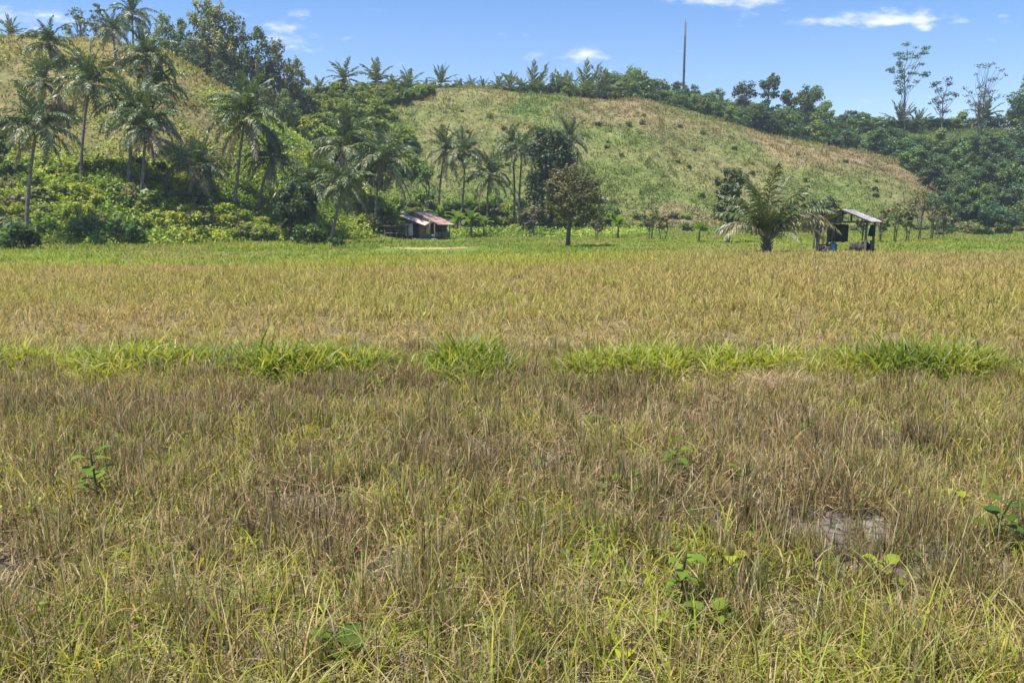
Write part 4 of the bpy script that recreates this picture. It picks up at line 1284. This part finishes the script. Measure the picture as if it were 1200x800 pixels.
g = Geo(); board_wall(g, (W2 + .02, DP / 2 - .05), (W2 + .02, -.1), .05, .75, 6, [(.09, .085, .08), (.07, .075, .075)], rng); g.obj('side_wall', M_WOOD, SH)
g = Geo(); board_wall(g, (W2 - .75, -DP / 2 + .02), (W2 - .06, -DP / 2 + .02), .05, .62, 5, [(.085, .075, .065), (.06, .055, .05)], rng); g.obj('low_wall', M_WOOD, SH)


def to_world(o, p):
    return o.matrix_basis @ Vector(p)


bpy.context.view_layer.update()


def blob(name, label, cat, loc, size, col, mat, seed, rz=0, power=.75):
    """a stuffed sack or bundle: a lumpy rounded box"""
    rng = np.random.default_rng(seed)
    nu, nv = 16, 10
    a = np.linspace(0, 2 * PI, nu, endpoint=False); b = np.linspace(-PI / 2, PI / 2, nv)
    A_, B_ = np.meshgrid(a, b, indexing='ij')
    f = lambda c: np.sign(c) * np.abs(c) ** power
    Xx = f(np.cos(A_)) * f(np.cos(B_)); Yy = f(np.sin(A_)) * f(np.cos(B_)); Zz = f(np.sin(B_))
    k = 1 + .12 * (vnoise(A_ * 3, B_ * 3, 1, seed) - .5)
    V = np.stack([Xx * size[0] * k, Yy * size[1] * k, (Zz * k + 1) * size[2]], -1).reshape(-1, 3)
    i, j = np.meshgrid(np.arange(nu), np.arange(nv - 1), indexing='ij'); i2 = (i + 1) % nu
    q = np.stack([i * nv + j, i2 * nv + j, i2 * nv + j + 1, i * nv + j + 1], -1).reshape(-1, 4)
    o = Geo().add(V, q, c=col).obj(name, mat, None, True, loc); o.rotation_euler = (0, 0, rz)
    return tag(o, label, cat)


def drum(name, label, cat, loc, rad, h, col):
    o = thing(name, label, cat, loc)
    g = Geo(); prof = [(0, .92), (.03, 1), (.30, .98), (.33, 1.04), (.36, .98), (.64, .98), (.67, 1.04), (.70, .98), (.95, 1), (.98, .93), (1., .6)]
    g.tube([(0, 0, p[0] * h) for p in prof], [rad * p[1] for p in prof], 18, col)
    g.obj('body', M_PAINT, o, True)
    Geo().tube([(0, 0, h), (0, 0, h * 1.06)], [rad * .4, rad * .36], 14, np.array(col) * .6).obj('lid', M_PAINT, o, True)
    return o


GZ = lambda p: (p.x, p.y, float(ground_z(p.x, p.y)) )
drum('plastic_drum', 'blue plastic drum standing inside the shelter', 'drum', GZ(to_world(SH, (-.42, -.72, 0))), .17, .62, (.05, .15, .27))
blob('feed_sack', 'white woven sack lying by the blue drum in the shelter', 'sack', GZ(to_world(SH, (-.78, -.74, 0))), (.26, .17, .13), (.55, .55, .50), M_CLOTH, 3, .3)
blob('feed_sack', 'dark sack slumped on the shelter floor', 'sack', GZ(to_world(SH, (.15, -.55, 0))), (.38, .22, .10), (.05, .05, .05), M_CLOTH, 4, -.2)
# cloth hanging on the right post
g = Geo()
nn = 16
aa = np.linspace(0, 2 * PI, nn, endpoint=False)
V = []
for h in np.linspace(0, .62, 8):
    wv = .19 - .10 * (h / .62) ** 2
    V += [(math.cos(a) * wv * (1 + .15 * math.sin(3 * a + h * 4)), math.sin(a) * .06 * (1 + .4 * math.sin(5 * a)), h + .05 * math.cos(2 * a) * (1 - h)) for a in aa]
i, j = np.meshgrid(np.arange(7), np.arange(nn), indexing='ij')
g.add(V, np.stack([i * nn + j, i * nn + (j + 1) % nn, (i + 1) * nn + (j + 1) % nn, (i + 1) * nn + j], -1).reshape(-1, 4), [(7 * nn, 7 * nn + k, 7 * nn + k + 1) for k in range(1, nn - 1)], c=(.012, .045, .055))
hg = g.obj('hanging_cloth', M_CLOTH, None, True, to_world(SH, (W2 - .1, DP / 2 - .16, .95)))
hg.rotation_euler = (0, 0, math.radians(-20)); tag(hg, 'dark teal cloth hanging by the right post of the shelter', 'cloth')
blob('tool_bundle', 'dark bundle piled at the foot of the right shelter post', 'bundle', GZ(to_world(SH, (.85, .35, 0))), (.30, .24, .32), (.045, .045, .045), M_CLOTH, 6)
# short posts left of the shelter
for i, (px, py, hpx, lab) in enumerate([(963, 294, 27, 'tallest weathered post left of the shelter'), (959, 289, 24, 'dark post second from the shelter'), (953, 292, 20, 'greenish short post third from the shelter')]):
    x, y, z = march(px, py)
    Hh = hpx / FOC * y
    o = Geo().tube([(0, 0, -.25), (.02, 0, Hh * .5), (0, .01, Hh)], [.07, .065, .06], 8, [(.15, .13, .11), (.09, .085, .07), (.12, .13, .08)][i]).obj('fence_post', M_WOOD, None, True, (x, y, z))
    tag(o, lab, 'post', 'posts left of the shelter')

# ------------------------------------------------------------------ the house by the hill foot
x, y, z = march(501, 279)
PXM = FOC / y                                 # photo pixels per metre there
HO = thing('farm_house', 'small wooden farm house with pale and rusty tin roof at the hill foot', 'house', (x, y, z), math.radians(-22))
hw, hd, he, hl, hr, rx0 = 2.0, 1.9, 1.75, 2.35, 3.05, -.85      # half width, half depth, eaves right and left, ridge height and ridge x
k = 56 / PXM / 5.9
HO.scale = (k, k, k)
BRN = [(.21, .155, .115), (.27, .20, .15), (.17, .13, .10)]
rng = np.random.default_rng(5)
roofz = lambda xx: hr + (xx - rx0) * ((he - hr) / (hw - rx0)) if xx > rx0 else hr + (rx0 - xx) * ((hl - hr) / (rx0 + hw))
g = Geo(); board_wall(g, (-hw, -hd), (-.95, -hd), .25, 1.75, 6, [(.66, .64, .57), (.60, .58, .53)], rng); g.obj('pale_wall', M_WOOD, HO)
g = Geo(); board_wall(g, (-hw, -hd + .01), (-.95, -hd + .01), 1.76, 2.3, 6, BRN, rng); g.obj('upper_wall', M_WOOD, HO)
g = Geo(); board_wall(g, (-.10, -hd), (.85, -hd), .05, 1.9, 7, BRN, rng); g.obj('front_wall', M_WOOD, HO)
g = Geo(); board_wall(g, (.87, -hd), (1.35, -hd), .5, 1.75, 3, [(.46, .39, .19), (.42, .36, .17)], rng); g.obj('yellow_panel', M_WOOD, HO)
g = Geo(); board_wall(g, (.87, -hd + .01), (hw, -hd + .01), .05, .49, 7, [(.13, .14, .13), (.16, .15, .12)], rng); g.obj('low_wall', M_WOOD, HO)
g = Geo(); board_wall(g, (hw, -hd + .03), (hw, hd), .05, .75, 12, [(.13, .15, .14), (.16, .15, .12)], rng); g.obj('low_side_wall', M_WOOD, HO)
g = Geo(); board_wall(g, (-hw, hd), (-hw, -hd + .03), .05, hl, 14, BRN, rng); g.obj('side_wall', M_WOOD, HO)
g = Geo(); board_wall(g, (hw - .3, hd), (-hw + .04, hd), .05, he, 12, BRN, rng); g.obj('back_wall', M_WOOD, HO)
g = Geo(); board_wall(g, (-.90, -hd + .06), (-.16, -hd + .06), .08, 1.72, 4, [(.035, .035, .045)], rng); g.obj('door', M_WOOD, HO)
dr = Geo()
for (xx0, xx1, zz0, zz1) in ((-.95, -.89, .05, 1.9), (-.16, -.10, .05, 1.9), (-.89, -.16, 1.73, 1.9)): dr.box((xx0, -hd - .04, zz0), (xx1, -hd + .05, zz1), (.12, .09, .07))
dr.obj('door_frame', M_WOOD, HO)
for sx, sy in ((hw, -hd - .03), (1.38, -hd - .03), (hw + .05, 0), (hw + .05, hd)):
    Geo().tube([(sx, sy, -.1), (sx, sy, roofz(min(sx, hw)))], .055, 7, (.13, .11, .09)).obj('post', M_WOOD, HO, True)
g = Geo()
A3 = [(-hw, hl - .02), (-hw, 1.92), (.86, 1.92), (.86, roofz(.86) - .02), (rx0, hr - .05)]
V = [(a, -hd - .012, b) for a, b in A3] + [(a, -hd + .03, b) for a, b in A3]
g.add(V, None, [(0, 1, 4), (1, 2, 4), (2, 3, 4), (5, 9, 6), (6, 9, 7), (7, 9, 8)], (.11, .085, .07)); g.obj('gable', M_WOOD, HO)
dd = np.array([hw - rx0, 0, he - hr]); sl = np.linalg.norm(dd)
rf = Geo(); corrugated(rf, (rx0, -hd - .05, hr + .10), dd, (0, 1, 0), sl + .6, 2 * hd + .55, (.36, .18, .13), (.56, .40, .33), .16, .022); rf.obj('rusty_roof', M_IRON, HO)
rf = Geo(); corrugated(rf, (-hw - .05, -hd - 1.1, 2.62), (3.3, 0, -1.1), (0, 1, .3), 3.5, 1.3, (.74, .56, .45), (.58, .42, .34), .16, .02); rf.obj('porch_roof', M_IRON, HO)
d2 = np.array([-hw - rx0, 0, hl - hr]); s2 = np.linalg.norm(d2)
rf = Geo(); corrugated(rf, (rx0, hd + .5, hr + .06), d2, (0, -1, 0), s2 + .6, 2 * hd + 1.1, (.22, .14, .11), (.28, .2, .16), .16, .02); rf.obj('rear_roof', M_IRON, HO)
Geo().tube([(rx0, -hd - .6, hr + .12), (rx0, hd + .5, hr + .16)], .07, 6, (.14, .09, .07)).obj('ridge_cap', M_IRON, HO)

# animal pen left of the house
x, y, z = march(465, 277)
kk = y / FOC
pn = thing('animal_pen', 'low dark wooden animal pen left of the farm house', 'pen', (x, y, z), math.radians(4))
pw = 13 * kk; ph = 11 * kk
for sx in np.linspace(-pw, pw, 5):
    for sy in (-.6, .7):
        Geo().tube([(sx, sy, -.15), (sx, sy, ph)], .06, 6, (.12, .10, .08)).obj('post', M_WOOD, pn, True)
g = Geo()
for i in range(9): g.box((-pw - .15, -.8 + i * .19, ph + .002 * (i % 2)), (pw + .15, -.62 + i * .19, ph + .09), np.array((.22, .19, .16)) * (.7 + .5 * ((i * 7) % 5) / 5))
g.obj('plank_roof', M_WOOD, pn)
for zz in (.25, .55, .85):
    Geo().box((-pw, -.70, zz * ph), (pw, -.665, zz * ph + .09), (.16, .135, .105)).obj('rail', M_WOOD, pn)
for zz in (.25, .55):
    Geo().box((-pw, .765, zz * ph), (pw, .80, zz * ph + .09), (.13, .11, .09)).obj('rail', M_WOOD, pn)
x, y, z = march(481, 277)
wp = thing('wood_pile', 'jumbled pile of grey firewood between the pen and the house', 'wood pile', (x, y - .6, z))
g = Geo()
for i in range(26):
    a = rng.uniform(-.5, .5); c0 = np.array([rng.uniform(-.5, .5), rng.uniform(-.25, .25), .05 + .035 * i * .8])
    d = np.array([math.cos(a), math.sin(a), rng.uniform(-.15, .15)]) * rng.uniform(.3, .6)
    g.tube([c0 - d, c0 + d], .05, 6, np.array((.26, .23, .19)) * rng.uniform(.5, 1.3))
tag(g.obj('logs', M_WOOD, wp), kind='stuff')
x, y, z = march(499, 280.5)
sb = Geo()
sb.box((-1.15, -.55, -.05), (1.15, .55, .07), (.72, .68, .58)).box((-1.0, -.8, -.05), (1.05, -.55 - .003, .05), (.66, .62, .52))
sb = sb.obj('concrete_slab', M_PATH, None, False, (x, y, z)); sb.rotation_euler = (0, 0, -.12)
tag(sb, 'pale slab lying on the grass in front of the house door', 'slab')

# trodden path in front of the house
us_ = np.linspace(448, 562, 60)
Pp = np.array([march(p, np.interp(p, [448, 490, 520, 562], [290, 291.5, 291.5, 289.5]))[:2] for p in us_])
wd = 1.6 * np.sin(np.linspace(.12, PI - .1, 60)) ** .5 * (.7 + .6 * vnoise(np.arange(60), 0 * us_, 5, 3))
Xp = np.stack([Pp[:, 0]] * 5, 1); offs = np.linspace(-1, 1, 5)
Yp = Pp[:, 1][:, None] + offs[None] * (wd * 1.15)[:, None] + (vnoise(np.arange(60)[:, None] * np.ones(5), offs * 9, 2, 5) - .5) * 1.2
Zp = ground_z(Xp, Yp) + .015
Cp = lerp((.27, .23, .10), (.40, .32, .165), vnoise(Xp, Yp, .8, 2))
pth = sheet(Xp, Yp, Zp, Cp, 'path', M_PATH)
tag(pth, 'trodden tan earth path across the turf before the house', 'path', kind='structure')
print('built', round(time.time() - T0, 1))


# ------------------------------------------------------------------ broad leaved weeds in the near field
def heart_leaf(G, base, az, elev, L, c, rng, wide=.8):
    n = 9
    t = np.linspace(0, 1, n)
    w = L * wide * .5 * np.sin(np.clip(t, 0, 1) ** .62 * PI) ** .85
    e = elev - .9 * t ** 1.5
    r_ = np.concatenate([[0], np.cumsum(np.cos(e[:-1]) * L / (n - 1))]); z_ = np.concatenate([[0], np.cumsum(np.sin(e[:-1]) * L / (n - 1))])
    cup = .28 * w
    rows = []
    for s in (-1, -.5, 0, .5, 1):
        rows.append(np.stack([r_ - np.sin(e) * cup * abs(s), s * w, z_ + np.cos(e) * cup * abs(s)], -1))
    V = np.stack(rows, 1).reshape(-1, 3)
    ca, sa = math.cos(az), math.sin(az)
    V = V @ np.array([[ca, sa, 0], [-sa, ca, 0], [0, 0, 1]]) + base
    i, j = np.meshgrid(np.arange(n - 1), np.arange(4), indexing='ij')
    q = np.stack([i * 5 + j, i * 5 + j + 1, (i + 1) * 5 + j + 1, (i + 1) * 5 + j], -1).reshape(-1, 4)
    G.add(V, q, c=np.asarray(c) * rng.uniform(.85, 1.15))


def weed(label, px, base_py, hpx, nleaf, leaf_px, col, seed, top_only=False):
    rng = np.random.default_rng(seed)
    x, y, z = march(px, base_py)
    z = float(ground_z(x, y))
    m = y / FOC
    H = hpx * m
    o = thing('broadleaf_weed', label, 'weed', (x, y, z), 0, 'broad leaved weeds in the near field')
    bend = rng.normal(size=2) * .04
    tt = np.linspace(0, 1, 7)
    P = np.stack([bend[0] * tt ** 2, bend[1] * tt ** 2, -.03 + tt * (H + .03)], -1)
    Geo().tube(P, .004 * np.linspace(1.3, .6, 7) + .0004 * y, 6, (.12, .13, .04)).obj('stem', M_PLANT, o, True)
    nleaf = int(nleaf * 1.7)
    for i in range(nleaf):
        f = (.25 + .65 * (i + 1) / nleaf) if not top_only else (.75 + .25 * (i + 1) / nleaf)
        b = np.array([np.interp(f, tt, P[:, k]) for k in range(3)])
        az = i * 2.4 + rng.normal() * .3 + seed
        pl = leaf_px * m * .35
        tip = b + np.array([math.cos(az) * pl, math.sin(az) * pl, pl * .5])
        g = Geo().tube([b, tip], .003 + .0003 * y, 5, (.13, .15, .04), False)
        heart_leaf(g, tip, az, rng.uniform(-.1, .7), leaf_px * m * rng.uniform(.75, 1.15), lerp(col, np.array(col) * np.array([1.6, 1.35, 1.1]), rng.random()), rng)
        g.obj('leaf', M_PLANT, o)
    return o


DKG = (.07, .135, .022); YG = (.22, .28, .03); GG = (.12, .20, .03)
for i, a in enumerate([
    ('upright weed with dark and pale leaves in the left stubble', 116, 600, 80, 7, 20, GG), ('leafy green weed in the stubble just right of centre', 786, 560, 36, 5, 16, GG),
    ('tall thin stemmed weed with twin leaves near the bottom centre right', 797, 715, 85, 6, 22, GG), ('pair of broad green leaves low among the straw', 833, 770, 34, 4, 30, GG),
    ('low yellow green leaves left of the broad green pair', 763, 765, 30, 4, 22, YG), ('single large round yellow green leaf at the bottom edge', 742, 803, 20, 2, 34, YG),
    ('dark leaved weed on a tall stem near the right edge', 1160, 655, 82, 5, 24, DKG), ('yellow leaved weed right of the tall thin stemmed one', 858, 685, 26, 3, 20, YG),
    ('small dark leaved weed in the far stubble right of centre', 946, 520, 24, 4, 15, DKG), ('small green weed far left of the straw patch', 712, 585, 26, 4, 14, GG),
    ('tiny bright weed between the two leafy ones', 765, 590, 18, 4, 15, GG), ('small green weed near the middle of the stubble', 872, 580, 24, 3, 15, GG),
    ('two leaved weed below the sacks of the straw patch', 700, 510, 18, 3, 14, GG), ('small weed with pale leaves at the right side', 1110, 605, 30, 3, 14, YG),
    ('dark grassy weed with long curled leaf at the bottom left of centre', 405, 800, 40, 3, 34, DKG), ('small weed with shiny leaves at bottom right corner', 1040, 700, 40, 4, 20, YG)]):
    if 'sacks' in a[0]: a = ('two leaved weed just below the pale straw patch',) + a[1:]
    weed(*a, 1000 + i)

# the flattened heap of pale straw behind the stubble
g = Geo(); r = np.random.default_rng(8)
x0, y0, _ = march(905, 462)
n = 2600
x = x0 + r.normal(size=n) * .42; y = y0 + r.normal(size=n) * .17
c = lerp((.46, .34, .2), (.68, .55, .38), r.random(n))
hp = .10 * np.exp(-((x - x0) / .5) ** 2 - ((y - y0) / .22) ** 2)
blades(g, x, y, ground_z(x, y) + hp * r.random(n) + .02, r.uniform(0, 2 * PI, n), r.uniform(1.1, 1.7, n), r.normal(size=n) * .3, .15 + .2 * r.random(n), .007 + .006 * r.random(n), c, c, 2, r)
sp_ = g.obj('straw_heap', M_STRAW); tag(sp_, 'flattened heap of pale straw lying just before the green bund', 'straw heap', kind='stuff')

# ------------------------------------------------------------------ world, sun, haze, camera
SUN_EL, SUN_AZ = math.radians(70), math.radians(-122)     # azimuth from +y towards +x
wd_ = bpy.data.worlds.new('World'); SC.world = wd_; wd_.use_nodes = True
nt = wd_.node_tree; N, L_ = nt.nodes, nt.links; N.clear()
out = N.new('ShaderNodeOutputWorld'); bg = N.new('ShaderNodeBackground'); sky = N.new('ShaderNodeTexSky')
sky.sky_type = 'NISHITA'; sky.sun_disc = False; sky.sun_elevation = SUN_EL; sky.sun_rotation = SUN_AZ
sky.altitude = 100; sky.air_density = 1.0; sky.dust_density = .1; sky.ozone_density = 4.0
tc = N.new('ShaderNodeTexCoord'); sep = N.new('ShaderNodeSeparateXYZ'); L_.new(tc.outputs['Generated'], sep.inputs[0])


def wmath(op, a, b=None, c=None):
    m = N.new('ShaderNodeMath'); m.operation = op
    for i, v in enumerate((a, b, c)):
        if v is None: continue
        if isinstance(v, (int, float)): m.inputs[i].default_value = v
        else: L_.new(v, m.inputs[i])
    return m.outputs[0]


dy = wmath('MAXIMUM', sep.outputs['Y'], .05)
U_ = wmath('DIVIDE', sep.outputs['X'], dy); V_ = wmath('DIVIDE', sep.outputs['Z'], dy)
cmb = N.new('ShaderNodeCombineXYZ'); L_.new(U_, cmb.inputs[0]); L_.new(wmath('MULTIPLY', V_, 2.6), cmb.inputs[1])
nz = N.new('ShaderNodeTexNoise'); nz.inputs['Scale'].default_value = 26; nz.inputs['Detail'].default_value = 9; nz.inputs['Roughness'].default_value = .6
L_.new(cmb.outputs[0], nz.inputs['Vector'])
total = None
for px, py, rx, ry, k in [(680, 66, 52, 9, .85), (865, -2, 60, 12, 1.15), (1010, 25, 95, 7, .8), (1060, 18, 45, 9, .9), (1175, 18, 12, 4, .8), (40, 22, 60, 16, .75), (335, 36, 28, 22, .7), (350, 46, 45, 4, .5),
                          (120, 20, 30, 20, .4), (1085, 34, 12, 4, .8), (1040, 132, 30, 3, .3)]:
    u0, v0 = uv(px, py)
    a = wmath('DIVIDE', wmath('SUBTRACT', U_, float(u0)), rx / 900.); b = wmath('DIVIDE', wmath('SUBTRACT', V_, float(v0)), ry / 900.)
    d = wmath('ADD', wmath('MULTIPLY', a, a), wmath('MULTIPLY', b, b))
    e = wmath('MULTIPLY', wmath('POWER', 2.718, wmath('MULTIPLY', d, -1.)), k)
    total = e if total is None else wmath('ADD', total, e)
shape = wmath('MULTIPLY_ADD', nz.outputs[0], 3.0, wmath('SUBTRACT', total, 1.82))
mr = N.new('ShaderNodeMapRange'); mr.interpolation_type = 'SMOOTHSTEP'
mr.inputs['From Min'].default_value = 0; mr.inputs['From Max'].default_value = 1.2; mr.inputs['To Max'].default_value = .85
L_.new(shape, mr.inputs['Value'])
mx = N.new('ShaderNodeMix'); mx.data_type = 'RGBA'; el = N.new('ShaderNodeMapRange'); el.inputs['From Min'].default_value = .08; el.inputs['From Max'].default_value = .30; L_.new(V_, el.inputs['Value'])
tn = N.new('ShaderNodeMix'); tn.data_type = 'RGBA'; L_.new(el.outputs[0], tn.inputs[0]); tn.inputs[6].default_value = (1.14, 1.05, 1.0, 1); tn.inputs[7].default_value = (.60, .83, 1.08, 1)
sk = N.new('ShaderNodeMix'); sk.data_type = 'RGBA'; sk.blend_type = 'MULTIPLY'; sk.inputs[0].default_value = 1; L_.new(sky.outputs[0], sk.inputs[6]); L_.new(tn.outputs[2], sk.inputs[7])
L_.new(mr.outputs[0], mx.inputs[0]); L_.new(sk.outputs[2], mx.inputs[6]); mx.inputs[7].default_value = (6.6, 6.8, 7.2, 1)
L_.new(mx.outputs[2], bg.inputs[0]); bg.inputs[1].default_value = .1
L_.new(bg.outputs[0], out.inputs[0])

sl_ = bpy.data.lights.new('sun', 'SUN'); sl_.energy = 5.0; sl_.angle = math.radians(.53); sl_.color = (1, .955, .88)
so = bpy.data.objects.new('sun', sl_); COL.objects.link(so)
sd = Vector((math.cos(SUN_EL) * math.sin(SUN_AZ), math.cos(SUN_EL) * math.cos(SUN_AZ), math.sin(SUN_EL)))
so.rotation_euler = sd.to_track_quat('Z', 'Y').to_euler(); so.location = (0, 0, 80)

HAZE = True
if HAZE:
    hg_ = Geo().box((-330, -70, -2), (330, 335, 75))
    m, nt2, N2, L2 = new_mat('haze_air')
    o2 = N2.new('ShaderNodeOutputMaterial'); pv = N2.new('ShaderNodeVolumePrincipled')
    pv.inputs['Color'].default_value = (.80, .89, 1, 1); pv.inputs['Density'].default_value = .00045; pv.inputs['Anisotropy'].default_value = .2
    L2.new(pv.outputs[0], o2.inputs['Volume'])
    hz = hg_.obj('haze', m); tag(hz, 'thin bluish air over the field and the hills', 'haze', kind='stuff')

cam = bpy.data.cameras.new('camera'); co = bpy.data.objects.new('camera', cam); COL.objects.link(co)
cam.sensor_width = 36; cam.lens = 36 * FOC / 1200; cam.clip_end = 2000; cam.clip_start = .05
co.location = (0, 0, EYE); co.rotation_euler = (PI / 2 - PITCH, 0, 0)
SC.camera = co

SC.view_settings.view_transform = 'Standard'; SC.view_settings.look = 'None'; SC.view_settings.exposure = 0.84; SC.view_settings.gamma = 1
cy = SC.cycles
cy.use_denoising = True
try: cy.denoiser = 'OPENIMAGEDENOISE'
except Exception: pass
cy.max_bounces = 6; cy.diffuse_bounces = 3; cy.glossy_bounces = 2; cy.transmission_bounces = 3; cy.transparent_max_bounces = 4; cy.volume_bounces = 0
cy.sample_clamp_indirect = 6
print('done', round(time.time() - T0, 1), len(SC.objects))
